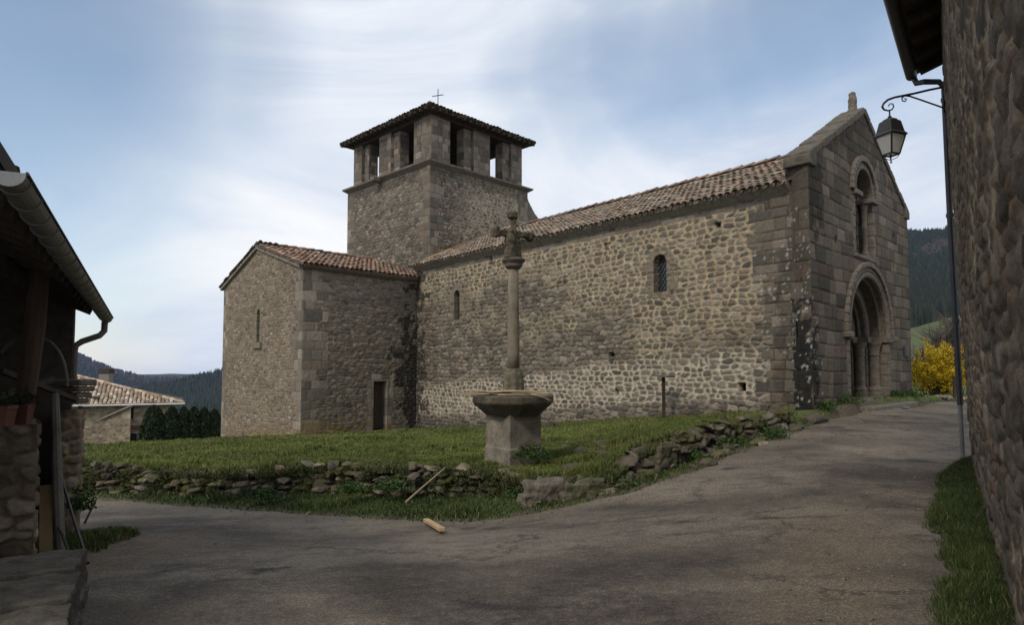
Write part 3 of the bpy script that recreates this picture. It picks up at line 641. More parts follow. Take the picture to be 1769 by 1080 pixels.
def ridge(a, b, parent, r=.13, pal=TILEP, name='ridge_tiles'):
    a = np.array(a, float); b = np.array(b, float); d = b - a; Ln = np.linalg.norm(d); d /= Ln; x = unit(np.cross(d, (0, 0, 1))); B = MB(); k = int(Ln / .4)
    for i in range(k):
        p0 = a + d * (i * Ln / k - .03); p1 = a + d * ((i + 1) * Ln / k + .04); V = []
        jz = random.uniform(-.012, .012)
        for p, rr, lf in ((p0, r * .86, -.02), (p1, r, .015)):
            for t in np.linspace(0, math.pi, 7): V.append(p + x * rr * math.cos(t) + np.array([0, 0, rr * .75 * math.sin(t) + lf + jz]))
        Fc = [(j, j + 1, j + 8, j + 7) for j in range(6)] + [tuple(range(6, -1, -1)), tuple(range(7, 14))]
        B.add(V, Fc, pal[random.randrange(len(pal))] * random.uniform(.6, 1.2))
    return B.link(name, M_TILE, parent)
ridge(r0_ + [0, 0, .09], r1_ + [0, 0, .09], nroof)
# mortar flashing where the roof meets the tower
B = MB(); zz = []
for k in range(9):
    s0 = .5 + k * .42; p = O_ + np.append(W_NAVE.d, 0) * (.22 + .03 * (k % 2)) + sl * s0; p2 = O_ + np.append(W_NAVE.d, 0) * .3 + sl * (s0 + .43)
    B.bar(p + np.array([0, 0, .1]), p2 + np.array([0, 0, .1]), .22 + .05 * random.random(), .16, (.4, .3, .16) if k < 3 else ((.3, .16, .08) if k < 5 else (.2, .17, .13)))
B.link('mortar_flashing', M_ROCK, nroof)
# transept
TZ, TRZ = 3.76, 5.05; GL = W_TG.len
tgu, tgz1 = W_TG.uv(447, 534); _, tgz0 = W_TG.uv(447, 592); tgh = .19
zbt = lambda us: np.interp(us, [0, GL], [-3.4, -2.75])
ztt = lambda us: TZ + (TRZ - TZ) * (1 - np.abs(us - GL / 2) / (GL / 2))
quoin = lambda L_: (lambda u, z: (u > L_ - .35 - .3 * (hsh(np.floor(z / .36), 0 * z, 5) > .5)) | (u < .35 + .3 * (hsh(np.floor(z / .36), 0 * z, 6) > .5)))
PALEQ = GREY * 1.25
tg_st = dict(seed=13, cell=(.27, .12), mw=.008, pale=lambda u, z: .25 + .35 * fbm(u * .4, z * .4, 14, 3), pal=BROWN * 1.06, proud=.015, deep=.007, acell=(.5, .36), ashlar=quoin(GL), dresspal=PALEQ, mlight=(.31, .26, .19), mdark=(.115, .097, .075), warp=.5,
    post=[stain(GL * .8, -2.65, 3.4, .35, (.24, .15, .04), .42, 21, 1.1, 4.), archpit(tgu, tgz0, tgz1 - tgh, tgh, .4)])
TL = W_TS.len; dv = W_TS
du0 = W_TS.uv(646.5, 700)[0]; du1 = W_TS.uv(667, 700)[0]; dz1 = W_TS.uv(656, 660)[1]; dz0 = W_TS.uv(656, 741)[1]
zbs = lambda us: np.interp(us, [0, TL], [-2.75, -2.8])
ts_st = dict(tg_st); ts_st.update(seed=17, cell=(.3, .115), pal=GREY, ashlar=lambda u, z: (u < .6 + .45 * (hsh(np.floor(z / .36), 0 * z, 5) > .5)) | ((np.abs(u - (du0 + du1) / 2) < .62) & (z < dz1 + .3)),
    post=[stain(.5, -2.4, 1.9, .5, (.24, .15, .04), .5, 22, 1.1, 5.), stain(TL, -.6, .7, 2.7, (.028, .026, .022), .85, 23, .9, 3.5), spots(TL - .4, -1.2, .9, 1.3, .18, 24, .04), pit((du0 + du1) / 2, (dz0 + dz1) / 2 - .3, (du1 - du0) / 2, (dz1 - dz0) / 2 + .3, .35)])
pts_ = [relief(W_TG, zbt, ztt, .03, tg_st), relief(W_TS, zbs, TZ, .03, ts_st)]
V, q, col = join(pts_); trans = link('transept_wall', V, q, M_STONE, church, col)
surr = arch_band(W_TG, tgu, tgz0, tgz1 - tgh, tgh - .02, tgh + .18, .02, -.3, 7); surr.box(W_TG.pt(tgu, tgz0 - .12, -.05), (2 * tgh + .5, .3, .24), W_TG.d)
bevel(surr.link('window_surround', M_SURR, trans), .012)
lattice_pane(W_TG, tgu, tgz0, tgz1 - tgh, tgh, -.3, 'window_pane', trans)
B = MB(); nb = 4
for k in range(nb):
    wd = (du1 - du0) / nb; B.box(W_TS.pt(du0 + wd * (k + .5), (dz0 + dz1) / 2, -.22 + .006 * (k % 2)), (wd - .008, .05, dz1 - dz0), W_TS.d)
dr = B.link('side_door', M_WOOD, trans)
cornice(W_TS, -.05, TL + .1, TZ - .12, TZ + .04, .16, 'cornice', trans, None)
# transept roof
tup = np.append(unit(T2 - T1), 0); THW = GL / 2 + .04; sT = unit(tup * THW + np.array([0, 0, TRZ - TZ])); LsT = math.hypot(THW, TRZ - TZ)
vT = np.append(W_TS.d, 0); Gm = (T1 + T2) / 2
O_ = W_TS.pt(-.13, TZ + .06, .0)
V, q, col = tiles(O_, vT, sT, TL + .5 + 3.6, LsT - .05, .21, .38, REDP, keep=lambda u, s: (s > (u - TL - .9) * .9), seed=8, over=.28, lichen=.3)
nT = unit(np.cross(vT, sT)); nT = nT if nT[2] > 0 else -nT
B = MB()
def P3(u, s, lift=0.): return O_ + vT * u + sT * s + nT * lift
lT = unit(tup * THW - np.array([0, 0, TRZ - TZ]))
top0, top1 = P3(.02, LsT), P3(TL + 4.5, LsT)
low0, low1 = P3(.02, -.12), P3(TL + 4.5, -.12); lf0, lf1 = top0 + lT * (LsT + .12), top1 + lT * (LsT + .12)
B.prism([low0, top0, top0 + [0, 0, -.13], low0 + [0, 0, -.13]], low1 - low0, (.1, .08, .06)); B.prism([top0, lf0, lf0 + [0, 0, -.13], top0 + [0, 0, -.13]], low1 - low0, (.1, .08, .06))
troof = B.link('transept_roof', M_SLAB, church); link('roof_tiles', V, q, M_TILE, troof, col)
V, q, col = tiles(lf0, vT, -lT, .9, LsT, .21, .38, DARKT, seed=9, over=.05); link('roof_tiles', V, q, M_TILE, troof, col)
ridge(P3(.05, LsT, .1), P3(TL + 3.6, LsT, .1), troof, .12, REDP)
B = MB()                                                  # raking stone edge under the verge
for s_a, s_b, o, dd in ((0, LsT, P3(.13, 0, -.03), sT), (0, LsT, P3(.13, LsT, -.03), lT)):
    k = 9
    for i in range(k):
        p0 = o + dd * (LsT * i / k + .01); p1 = o + dd * (LsT * (i + 1) / k - .01); B.bar(p0 + [0, 0, -.03], p1 + [0, 0, -.03], .24 + .02 * random.random(), .17)
B.link('verge_stones', M_CARVEP, troof)
# ---------------------------------------------------------------- facade
FW = W_FAC.len; CU = FW / 2 + .02; KZ, AZ = 4.72, 6.85
ztf = lambda us: KZ + (AZ - KZ) * (1 - np.abs(us - FW / 2) / (FW / 2))
PZ, PR = .93, 1.72; WC, WZ, WB = 3.72, 4.59, 2.98
def hole_f(u, z):
    p = (np.abs(u - CU) < PR - .06) & (z < PZ) | (np.hypot(u - CU, z - PZ) < PR - .06)
    ww = (np.abs(u - WC) < .78) & (z < WZ) & (z > WB) | (np.hypot(u - WC, z - WZ) < .78)
    return p & (z > -.95) | ww
fac_st = dict(seed=31, ashlar=True, acell=(.46, .31), amw=.006, pale=.25, pal=DARKST, proud=.015, mlight=(.2, .17, .13), mdark=(.045, .04, .034),
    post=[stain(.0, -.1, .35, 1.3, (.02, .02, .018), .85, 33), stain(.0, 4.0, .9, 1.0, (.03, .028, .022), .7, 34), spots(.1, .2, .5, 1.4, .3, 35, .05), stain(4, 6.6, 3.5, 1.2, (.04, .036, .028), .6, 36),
          pit(*W_FAC.uv(1543, 462), .05, .08, .2), pit(*W_FAC.uv(1444, 415), .04, .1, .2), pit(6.3, 3.9, .05, .06, .2)])
zbf = lambda us: np.interp(us, [0, FW], [-1.5, -1.25])
SBk = FL + (NB - FL) * 0 - W_NAVE.d * .5; W_FS = Wall(NB - W_NAVE.d * .2 - W_NAVE.n * .02, FL)
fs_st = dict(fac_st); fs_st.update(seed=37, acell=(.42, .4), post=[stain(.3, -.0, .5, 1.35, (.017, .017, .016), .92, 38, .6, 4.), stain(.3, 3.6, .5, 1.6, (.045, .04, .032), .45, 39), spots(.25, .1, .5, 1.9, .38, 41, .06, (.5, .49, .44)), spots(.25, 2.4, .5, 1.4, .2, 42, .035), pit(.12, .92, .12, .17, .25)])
pts_ = [relief(W_FAC, zbf, ztf, .03, fac_st, hole=hole_f), relief(W_FS, -1.5, KZ, .03, fs_st, damp=(0, 1))]
bk = lambda u, z: W_FAC.pt(u, z, -.55)
pts_ += [relief(W_FAC, -1, ztf, .12, dict(fac_st, post=[], proud=.01), u0=.3, n0=-.56, hole=hole_f), flat([W_FAC.pt(FW, -1.5), bk(FW, -1.5), bk(FW, KZ), W_FAC.pt(FW, KZ)])]
fs0 = lambda z, n_: W_FS.pt(0, z, n_); pts_.append(flat([fs0(-1.5, .0), fs0(KZ, .0), fs0(KZ, -.25), fs0(-1.5, -.25)]))
V, q, col = join(pts_); fac = link('facade_wall', V, q, M_STONE, church, col)
B = MB()                                                  # coping slabs
for s in (-1, 1):
    k = 9
    for i in range(k):
        t0 = i / k; t1 = (i + 1) / k - .012
        f = lambda t: (FW / 2 + s * (FW / 2 + .02) * (1 - t), KZ + (AZ - KZ) * t)
        (ua, za), (ub, zb_) = f(t0), f(t1); j = random.uniform(-.02, .02)
        B.prism([W_FAC.pt(ua, za - .02, .06 + j), W_FAC.pt(ub, zb_ - .02, .06 + j), W_FAC.pt(ub, zb_ + .17 + j, .06 + j), W_FAC.pt(ua, za + .17 + j, .06 + j)], W_FAC.pt(0, 0, -.6) - W_FAC.pt(0, 0, 0))
    kx = .07 if s < 0 else .03
    B.prism([W_FAC.pt(FW / 2 + s * (FW / 2 + kx), KZ - .12, .07), W_FAC.pt(FW / 2 + s * (FW / 2 - .35), KZ - .12, .07), W_FAC.pt(FW / 2 + s * (FW / 2 - .35), KZ + .28, .07), W_FAC.pt(FW / 2 + s * (FW / 2 + kx), KZ + .1, .07)], W_FAC.pt(0, 0, -.6) - W_FAC.pt(0, 0, 0))
bevel(B.link('gable_coping', mat_two('lichened_coping', (.05, .044, .034), (.14, .12, .092), 7, .6, .95, .02), fac), .02)
def lumpy(o, vox=.02, amp=.03, size=.12, smooth=True):
    m = o.modifiers.new('remesh', 'REMESH'); m.mode = 'VOXEL'; m.voxel_size = vox; m.use_smooth_shade = smooth
    m = o.modifiers.new('soft', 'SMOOTH'); m.iterations = 3; m.factor = .6
    t = bpy.data.textures.new(o.name + '_lumps', 'CLOUDS'); t.noise_scale = size; t.noise_depth = 3
    m = o.modifiers.new('wear', 'DISPLACE'); m.texture = t; m.strength = amp; m.mid_level = .5; m.texture_coords = 'LOCAL'
    return o
B = MB(); pz = W_FAC.pt(FW / 2, AZ + .1, -.25)
B.lathe(pz, [(.15, -.1), (.13, .04), (.1, .1), (.105, .18), (.115, .3), (.1, .38), (.085, .42), (.09, .5), (.05, .55)], 12)
B.box(pz + [0.02, 0, .28], (.18, .14, .22), W_FAC.d)
lumpy(B.link('finial_figure', M_CARVE, fac), .018, .05, .07)
# portal
rs_ = [1.76, 1.525, 1.23, .95, .72]; ns_ = [.02, -.435, -.73, -1.02]
door_ns = -1.06; PB = -.74
for k in range(4):
    B = MB(); seg = 17 - 2 * k
    B2 = arch_band(W_FAC, CU, PB, PZ, rs_[k + 1], rs_[k] + .02, ns_[k], -1.3, seg, joints=False, jamb=False)
    rollarc(B2, W_FAC, CU, PB, PZ, rs_[k + 1] + .05, ns_[k] - .03, .075); rollarc(B2, W_FAC, CU, PB, PZ, rs_[k + 1] + .17, ns_[k] + .0, .035); rollarc(B2, W_FAC, CU, PB, PZ, rs_[k + 1] - .01, ns_[k] - .2, .045)
    arc = B2.link('archivolt', M_CARVE, fac)
    for s in (-1, 1):
        B2 = MB(); zz = np.linspace(PB, PZ - .17, 6)
        for i in range(5):
            x0 = CU + s * rs_[k + 1]; x1 = CU + s * rs_[k]
            if k: x1 = CU + s * (rs_[k])
            B2.prism([W_FAC.pt(x0, zz[i] + .004, -1.32), W_FAC.pt(x1, zz[i] + .004, -1.32), W_FAC.pt(x1, zz[i + 1] - .004, -1.32), W_FAC.pt(x0, zz[i + 1] - .004, -1.32)], W_FAC.pt(0, 0, ns_[k] - .004 * (i % 2)) - W_FAC.pt(0, 0, -1.32))
        B2.prism([W_FAC.pt(CU + s * (rs_[k + 1] - .07), PZ - .17, -1.33), W_FAC.pt(CU + s * (rs_[k]), PZ - .17, -1.33), W_FAC.pt(CU + s * (rs_[k]), PZ - .003, -1.33), W_FAC.pt(CU + s * (rs_[k + 1] - .07), PZ - .003, -1.33)], W_FAC.pt(0, 0, ns_[k] + .07) - W_FAC.pt(0, 0, -1.33))
        bevel(B2.link('jamb', M_CARVE, fac), .012)
for s in (-1, 1):
    for k in range(1, 3):
        c = W_FAC.pt(CU + s * (rs_[k + 1] + .13 - .26 + .12), 0, ns_[k] + .13 - .26 + .12)
        c = W_FAC.pt(CU + s * (rs_[k] - .13), 0, ns_[k] + .13)
        B = MB(); H = PZ - .17 - PB
        B.lathe((c[0], c[1], PB), [(.2, 0), (.2, .12), (.18, .14), (.19, .2), (.15, .26), (.135, .3), (.125, H - .36), (.15, H - .35), (.15, H - .31), (.128, H - .3), (.15, H - .14), (.2, H - .02), (.2, H)], 16)
        B.link('column', M_CARVE, fac, smooth=False)
hood = MB()
for k in range(26):
    a0 = math.pi * k / 26 + .0018; a1 = math.pi * (k + 1) / 26 - .0018
    hood.prism([W_FAC.pt(CU + r * math.cos(a), PZ + r * math.sin(a), -.02) for r, a in ((1.77, a0), (1.9, a0), (1.9, a1), (1.77, a1))], W_FAC.pt(0, 0, .11 + .006 * (k % 2)) - W_FAC.pt(0, 0, 0))
for s in (-1, 1): hood.box(W_FAC.pt(CU + s * 1.84, PZ - .07, .06), (.26, .24, .14), W_FAC.d)
bevel(hood.link('hood_mould', M_CARVE, fac), .02)
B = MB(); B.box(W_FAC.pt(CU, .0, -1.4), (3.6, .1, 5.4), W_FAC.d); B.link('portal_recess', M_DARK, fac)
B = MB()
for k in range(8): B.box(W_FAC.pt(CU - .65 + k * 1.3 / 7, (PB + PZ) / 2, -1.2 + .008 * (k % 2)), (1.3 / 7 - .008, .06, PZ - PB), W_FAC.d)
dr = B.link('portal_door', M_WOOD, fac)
B = MB(); B.bar(W_FAC.pt(CU - .1, .1, -1.03), W_FAC.pt(CU - .1, .3, -1.03), .03); B.link('handle', M_IRON, dr)
B = MB()
B.box(W_FAC.pt(CU, PB - .07, -.55), (3.4, 1.5, .14), W_FAC.d); B.box(W_FAC.pt(CU - .1, PB - .22, .15), (3.9, .95, .2), W_FAC.d); B.box(W_FAC.pt(CU - .7, PB - .36, .4), (3.3, .8, .2), W_FAC.d)
lumpy(B.link('portal_step', M_CARVE, fac), .03, .03, .3)
# window over the portal
for k, (ro, ri, n_) in enumerate(((.88, .68, .02), (.68, .44, -.3))):
    B = arch_band(W_FAC, WC, WB, WZ, ri, ro, n_, -.62, 11 - 2 * k, joints=False)
    rollarc(B, W_FAC, WC, WB, WZ, ri + .04, n_, .045)
    bevel(B.link('window_order', M_CARVE, fac), .012)
for s in (-1, 1):
    c = W_FAC.pt(WC + s * .56, 0, -.16); B = MB(); H = WZ - .14 - WB
    B.lathe((c[0], c[1], WB), [(.12, 0), (.12, .08), (.1, .1), (.11, .15), (.075, .2), (.072, H - .25), (.085, H - .24), (.085, H - .21), (.075, H - .2), (.12, H)], 14); B.link('window_column', M_CARVE, fac)
    B = MB(); B.box(W_FAC.pt(WC + s * .66, WZ - .065, -.12), (.5, .5, .13), W_FAC.d); bevel(B.link('window_impost', M_CARVE, fac), .015)
hood = MB()
for k in range(18):
    a0 = math.pi * k / 18 + .003; a1 = math.pi * (k + 1) / 18 - .003
    hood.prism([W_FAC.pt(WC + r * math.cos(a), WZ + r * math.sin(a), -.02) for r, a in ((.88, a0), (1.03, a0), (1.03, a1), (.88, a1))], W_FAC.pt(0, 0, .11) - W_FAC.pt(0, 0, 0))
bevel(hood.link('window_hood', M_CARVE, fac), .015)
B = MB(); B.box(W_FAC.pt(WC, (WB + WZ) / 2 + .2, -.6), (.95, .03, 2.4), W_FAC.d); B.link('window_pane', M_GLASS, fac)
B = MB(); B.box(W_FAC.pt(WC, WB - .05, -.24), (1.7, .56, .1), W_FAC.d); bevel(B.link('window_sill', M_CARVE, fac), .02)
u_, z_ = W_FAC.uv(1563, 607)
B = MB(); B.box(W_FAC.pt(u_, z_, .04), (.42, .04, .3), W_FAC.d); B.box(W_FAC.pt(u_, z_, .065), (.36, .02, .24), W_FAC.d); B.link('notice_plaque', M_PIPE, fac)
# ---------------------------------------------------------------- bell tower
SZ, BZ0, BZ1 = 8.76, 9.0, 11.0
W_KL = Wall(K1, K0); W_KR = Wall(K0, K2); W_KB = Wall(K2, K3); W_KA = Wall(K3, K1)
tw_st = dict(seed=51, cell=(.26, .145), mw=.011, pale=lambda u, z: .15 + .35 * fbm(u * .4, z * .5, 52, 3), pal=GREY, proud=.022, deep=.012, acell=(.5, .33), ashlar=quoin(6.5), mlight=(.3, .26, .2), mdark=(.06, .052, .042), dresspal=GREY * 1.0, warp=.55,
    post=[stain(3, 8.6, 4, .35, (.04, .038, .032), .5, 53)])
tr_st = dict(tw_st); tr_st.update(seed=55, mw=lambda u, z: .007 + .014 * sst(.8, 2.6, u + (fbm(u, z, 3, 3) - .5) * 2), pale=lambda u, z: .12 + .62 * sst(.8, 2.6, u + (fbm(u, z, 3, 3) - .5) * 2), ashlar=lambda u, z: (u < .5 + .3 * (hsh(np.floor(z / .33), 0 * z, 5) > .5)) | (u > 5.5), mlight=(.4, .34, .25))
pts_ = [relief(W_KL, 3.5, SZ, .032, tw_st), relief(W_KR, 3.5, SZ, .032, tr_st)]
for ww in (W_KB, W_KA): pts_.append(flat([ww.pt(0, 3.), ww.pt(ww.len, 3.), ww.pt(ww.len, SZ), ww.pt(0, SZ)]))
V, q, col = join(pts_); tower = link('bell_tower', V, q, M_STONE, church, col)
def ring(corners, prof, name, mat_, parent, closed=False):
    cs = [np.array(c, float) for c in corners]; k = len(cs); V = []; m = len(prof); mi = []
    for i in range(k):
        d0 = unit(cs[i] - cs[i - 1]); d1 = unit(cs[(i + 1) % k] - cs[i]); n0 = np.array([d0[1], -d0[0]]); n1 = np.array([d1[1], -d1[0]]); mi.append((n0 + n1) / (1 + n0 @ n1))
    for i in range(k):
        for n_, z in prof: V.append((*(cs[i] + mi[i] * n_), z))
    Fc = [(i * m + j, ((i + 1) % k) * m + j, ((i + 1) % k) * m + (j + 1) % m, i * m + (j + 1) % m) for i in range(k) for j in range(m if closed else m - 1)]
    B = MB(); B.add(V, Fc); return B.link(name, mat_, parent)
KC = [K1, K0, K2, K3]
ring(KC, [(-.9, SZ - .02), (.02, SZ - .02), (.2, SZ + .1), (.21, SZ + .17), (-.2, SZ + .32), (-.9, SZ + .32)], 'string_course', M_CARVE, tower, True)
BI = .2
bst = dict(seed=61, ashlar=True, acell=(.42, .31), amw=.008, pale=.25, pal=GREY * .95, proud=.02, mlight=(.26, .22, .17), mdark=(.06, .052, .042))
def pier(wl, u0, u1, nf, th, z0, z1, seed, sides=(1, 1), res=.035):
    s = dict(bst); s['seed'] = seed; out = [relief(wl, z0, z1, res, s, u0, u1, nf)]
    def side(a, b, e):
        ws = Wall(a, b); d = dict(s); d['seed'] = seed + e; return relief(ws, z0, z1, res * 1.3, d)
    g = lambda u, n_: wl.pt(u, 0, n_)[:2]
    out.append(side(g(u0, nf - th), g(u0, nf), 1)); out.append(side(g(u1, nf), g(u1, nf - th), 2))
    out.append(flat([wl.pt(u1, z0, nf - th), wl.pt(u0, z0, nf - th), wl.pt(u0, z1, nf - th), wl.pt(u1, z1, nf - th)]))
    return out
def belfry(wl, spans, recess, seed):
    """spans: solid u-intervals in the front plane; recess: u-intervals set back"""
    for i, (a, b) in enumerate(spans):
        V, q, col = join(pier(wl, a, b, -BI, .62, BZ0 - .05, BZ1, seed + 5 * i)); link('belfry_pier', V, q, M_STONE, tower, col)
    for i, (a, b) in enumerate(recess):
        V, q, col = join(pier(wl, a, b, -BI - .16, .5, BZ0 - .05, BZ1, seed + 70 + 5 * i)); link('belfry_jamb', V, q, M_STONE, tower, col)
ul = lambda px: W_KL.uv(px, 250, -BI)[0]; ur = lambda px: W_KR.uv(px, 250, -BI)[0]
o1, o2 = (ul(625.4), ul(655)), (ul(675.4), ul(715)); LL, RL = W_KL.len, W_KR.len
belfry(W_KL, [(BI, o1[0]), (o1[1], o2[0]), (o2[1], LL - BI)], [(o1[0], o1[0] + .4), (o2[0], o2[0] + .5)], 200)
p1, p2 = (ur(777.5), ur(818.5)), (ur(846.5), ur(883.5))
belfry(W_KR, [(BI, p1[0]), (p1[1], p2[0]), (p2[1], RL - BI)], [(p1[1] - .45, p1[1]), (p2[1] - .45, p2[1])], 300)
belfry(W_KB, [(BI, 1.0), (2.5, 4.0), (5.4, W_KB.len - BI)], [], 400)
belfry(W_KA, [(BI, 1.2), (2.5, 3.6), (5.0, W_KA.len - BI)], [], 500)
B = MB(); B.add([(*(K1), 8.6), (*(K0), 8.6), (*(K2), 8.6), (*(K3), 8.6)], [(0, 1, 2, 3)]); B.link('belfry_floor', M_SLAB, tower)
ins = lambda e: [c + unit(sum(KC) / 4 - c) * e * 1.41 for c in KC]
ring(ins(BI), [(.03, BZ1), (.03, BZ1 + .2), (-.7, BZ1 + .2), (-.7, BZ1)], 'wall_plate', M_WOOD, tower, True)
ctr = np.append(sum(KC) / 4, 0); EV = ins(-.22); EZ = 11.18; APX = ctr + [0, 0, 12.4]
B = MB(); B.add([(*c, EZ) for c in EV] + [APX] + [(*c, EZ - .07) for c in EV], [(0, 1, 4), (1, 2, 4), (2, 3, 4), (3, 0, 4), (0, 1, 6, 5), (1, 2, 7, 6), (2, 3, 8, 7), (3, 0, 5, 8), (5, 6, 7, 8)])
troo = B.link('tower_roof', M_WOOD, tower)
for (ca, cb, sd_) in ((EV[0], EV[1], 71), (EV[1], EV[2], 72)):
    a = np.append(ca, EZ + .0); b = np.append(cb, EZ + .0); Ln = np.linalg.norm(b - a); mid = (a + b) / 2; s_ = APX - mid; Ls = np.linalg.norm(s_); s_ /= Ls
    V, q, col = tiles(a, (b - a) / Ln, s_, Ln, Ls, .2, .38, DARKT, keep=lambda u, s, Ln=Ln, Ls=Ls: (np.abs(u - Ln / 2) < (Ln / 2) * (1 - s / Ls) + .12), seed=sd_, over=.12, lichen=.3, jit=1.6)
    link('roof_tiles', V, q, M_TILE, troo, col)
for c in (EV[0], EV[1], EV[2]): ridge(np.append(c, EZ + .1) + unit(np.append(c, EZ) - APX) * .08, APX + [0, 0, .1], troo, .13, DARKT, 'hip_tiles')
B = MB()
for wl in (W_KL, W_KR):                                    # rafter ends
    k = 19
    for i in range(k):
        u = -.1 + (wl.len + .2) * i / (k - 1); B.bar(wl.pt(u, EZ - .1, .36), wl.pt(u, EZ + .0, -.3), .09, .1)
B.link('rafter_ends', M_WOOD, troo)
B = MB(); cr = APX.copy()
B.lathe(cr, [(.12, -.05), (.13, .1), (.1, .22), (.05, .3)], 10); B.bar(cr + [0, 0, .2], cr + [0, 0, 1.6], .036)
B.bar(cr + [-.3, .1, 1.28], cr + [.28, -.1, 1.28], .032); 
B.link('roof_cross', M_IRON, troo)
u_, z_ = W_KL.uv(658, 312); B = MB(); B.bar(W_KL.pt(u_, z_, -.2), W_KL.pt(u_, z_ - .02, .5), .3, .2); B.bar(W_KL.pt(u_, z_ + .05, -.2), W_KL.pt(u_, z_ + .04, .42), .2, .2)
lumpy(B.link('water_spout', M_CARVE, tower), .03, .05, .15)
B = MB(); ex = W_KR.len                                   # sloping buttress behind
prof_ = [(0, 8.75), (.3, 8.25), (.75, 7.8), (1.35, 7.4), (1.6, 7.2), (1.6, 4), (0, 4)]
B.prism([np.append(K2 + W_KR.d * a, z) + np.append(-W_KR.n * .1, 0) for a, z in prof_], np.append(-W_KR.n * 1.2, 0)); lumpy(B.link('buttress', M_CARVE, tower), .06, .06, .3)
# ================================================================ rocks
def ico(sub):
    bm = bmesh.new(); bmesh.ops.create_icosphere(bm, subdivisions=sub, radius=1); V = np.array([v.co[:] for v in bm.verts]); Fc = np.array([[v.index for v in f.verts] for f in bm.faces]); bm.free(); return V, Fc
ICO = {k: ico(k) for k in (2, 3, 4)}
def rock(c, dims, yaw=0., seed=0, sub=3, tilt=0., moss=.3, pal=GREY, pw=.62, tone=1.):
    V, Fc = ICO[sub]; r_ = np.random.default_rng(seed + 1000)
    v = np.sign(V) * np.abs(V) ** pw; v /= np.abs(v).max(0)
    for k in range(22):
        n_ = r_.normal(size=3); n_ /= np.linalg.norm(n_); d = r_.uniform(.6, 1.0); s = v @ n_; ex = np.maximum(s - d, 0); v = v - ex[:, None] * n_
    k = seed * 3.7
    nn = fbm(v[:, 0] * 1.6 + k, v[:, 1] * 1.6 + v[:, 2] * 1.3, seed, 3) - .5; n2_ = fbm(v[:, 0] * 5 + k, v[:, 2] * 5 + v[:, 1] * 4, seed + 5, 2) - .5
    n3_ = fbm(v[:, 0] * 11 + k, v[:, 2] * 11 + v[:, 1] * 9, seed + 7, 2) - .5; v = v * (1 + .16 * nn + .12 * n2_ + .09 * n3_)[:, None]
    base = pal[seed % len(pal)] * tone * 1.15; cc = np.tile(base, (len(v), 1)) * (.75 + .6 * (n2_ + .5))[:, None]
    mm = sst(.25, .7, v[:, 2] + (fbm(v[:, 0] * 3 + k, v[:, 1] * 3, seed + 9, 3) - .5) * 1.6) * moss
    cc = cc * (1 - mm[:, None]) + np.array([.075, .08, .022]) * mm[:, None]
    v = v * np.array(dims) / 2
    ct, st_ = math.cos(tilt), math.sin(tilt); v = v @ np.array([[ct, 0, -st_], [0, 1, 0], [st_, 0, ct]]).T
    cy, sy = math.cos(yaw), math.sin(yaw); v = v @ np.array([[cy, -sy, 0], [sy, cy, 0], [0, 0, 1]]).T
    return v + np.array(c), Fc, cc
def along(line, t):
    seg = np.hypot(*np.diff(line, axis=0).T); cs = np.concatenate([[0], np.cumsum(seg)]); return np.array([np.interp(t, cs, line[:, 0]), np.interp(t, cs, line[:, 1])])
def line_len(line): return float(np.hypot(*np.diff(line, axis=0).T).sum())
# dry stone retaining wall along the lawn edge
WL_ = Wln[2:10]; TL_ = line_len(WL_); parts = []; t = 0; k = 0; pr = random.Random(5)
def wall_px(t): p = along(WL_, t); return PX + F * p[0] / p[1]
def curve_relief(line, t0, t1, res, st, top, bot, n0):
    ts = np.arange(t0, t1, res); dl = np.array([along(line, t) for t in ts]); tn = np.array([along(line, min(t + .35, TL_ * 2)) - along(line, max(t - .35, 0)) for t in ts]); tn /= np.linalg.norm(tn, axis=1)[:, None]; nn = np.stack([tn[:, 1], -tn[:, 0]], -1)
    zt, zb = top(ts, dl), bot(ts, dl, nn); nv = int((zt - zb).max() / res) + 2; T = np.linspace(0, 1, nv); Z = zb[:, None] * (1 - T) + zt[:, None] * T; U = ts[:, None] + 0 * Z
    h, col = stone_tex(U, Z - .6 * zt[:, None], st); h = h + n0 - .16 * T * 1.0 - .12 * sst(.85, 1., T)
    XY = dl[:, None] + nn[:, None] * h[..., None]; V = np.concatenate([XY, Z[..., None]], -1); ii = np.arange(Z.size).reshape(Z.shape); q = np.stack([ii[:-1, :-1], ii[1:, :-1], ii[1:, 1:], ii[:-1, 1:]], -1).reshape(-1, 4)
    return V.reshape(-1, 3), q, col.reshape(-1, 3)
def moss(seed, amt):
    def fn(u, v, h, col):
        m = sst(.62 - amt * .3, .78 - amt * .3, fbm(u * 2.2, v * 3, seed, 4)) * .85; g = lerp((.03, .04, .012), (.09, .085, .02), fbm(u * 8, v * 8, seed + 1, 3)); return h + m * .02, col * (1 - m[..., None]) + g * m[..., None]
    return fn
dry = dict(seed=151, arris=.02, cell=(.25, .12), mw=.01, pale=0., pal=GREY * .72, proud=.075, deep=.06, warp=.9, rough=2., mdark=(.02, .017, .013), post=[moss(152, .5)])
parts.append(curve_relief(Wln[2:10], 0, TL_, .022, dry, lambda t, p: LT(p[:, 0], p[:, 1]) + .03 + (fbm(t * 1.6, t * 0, 161, 3) - .5) * .16, lambda t, p, n_: RT(p[:, 0] + n_[:, 0] * .3, p[:, 1] + n_[:, 1] * .3) - .12, .15))
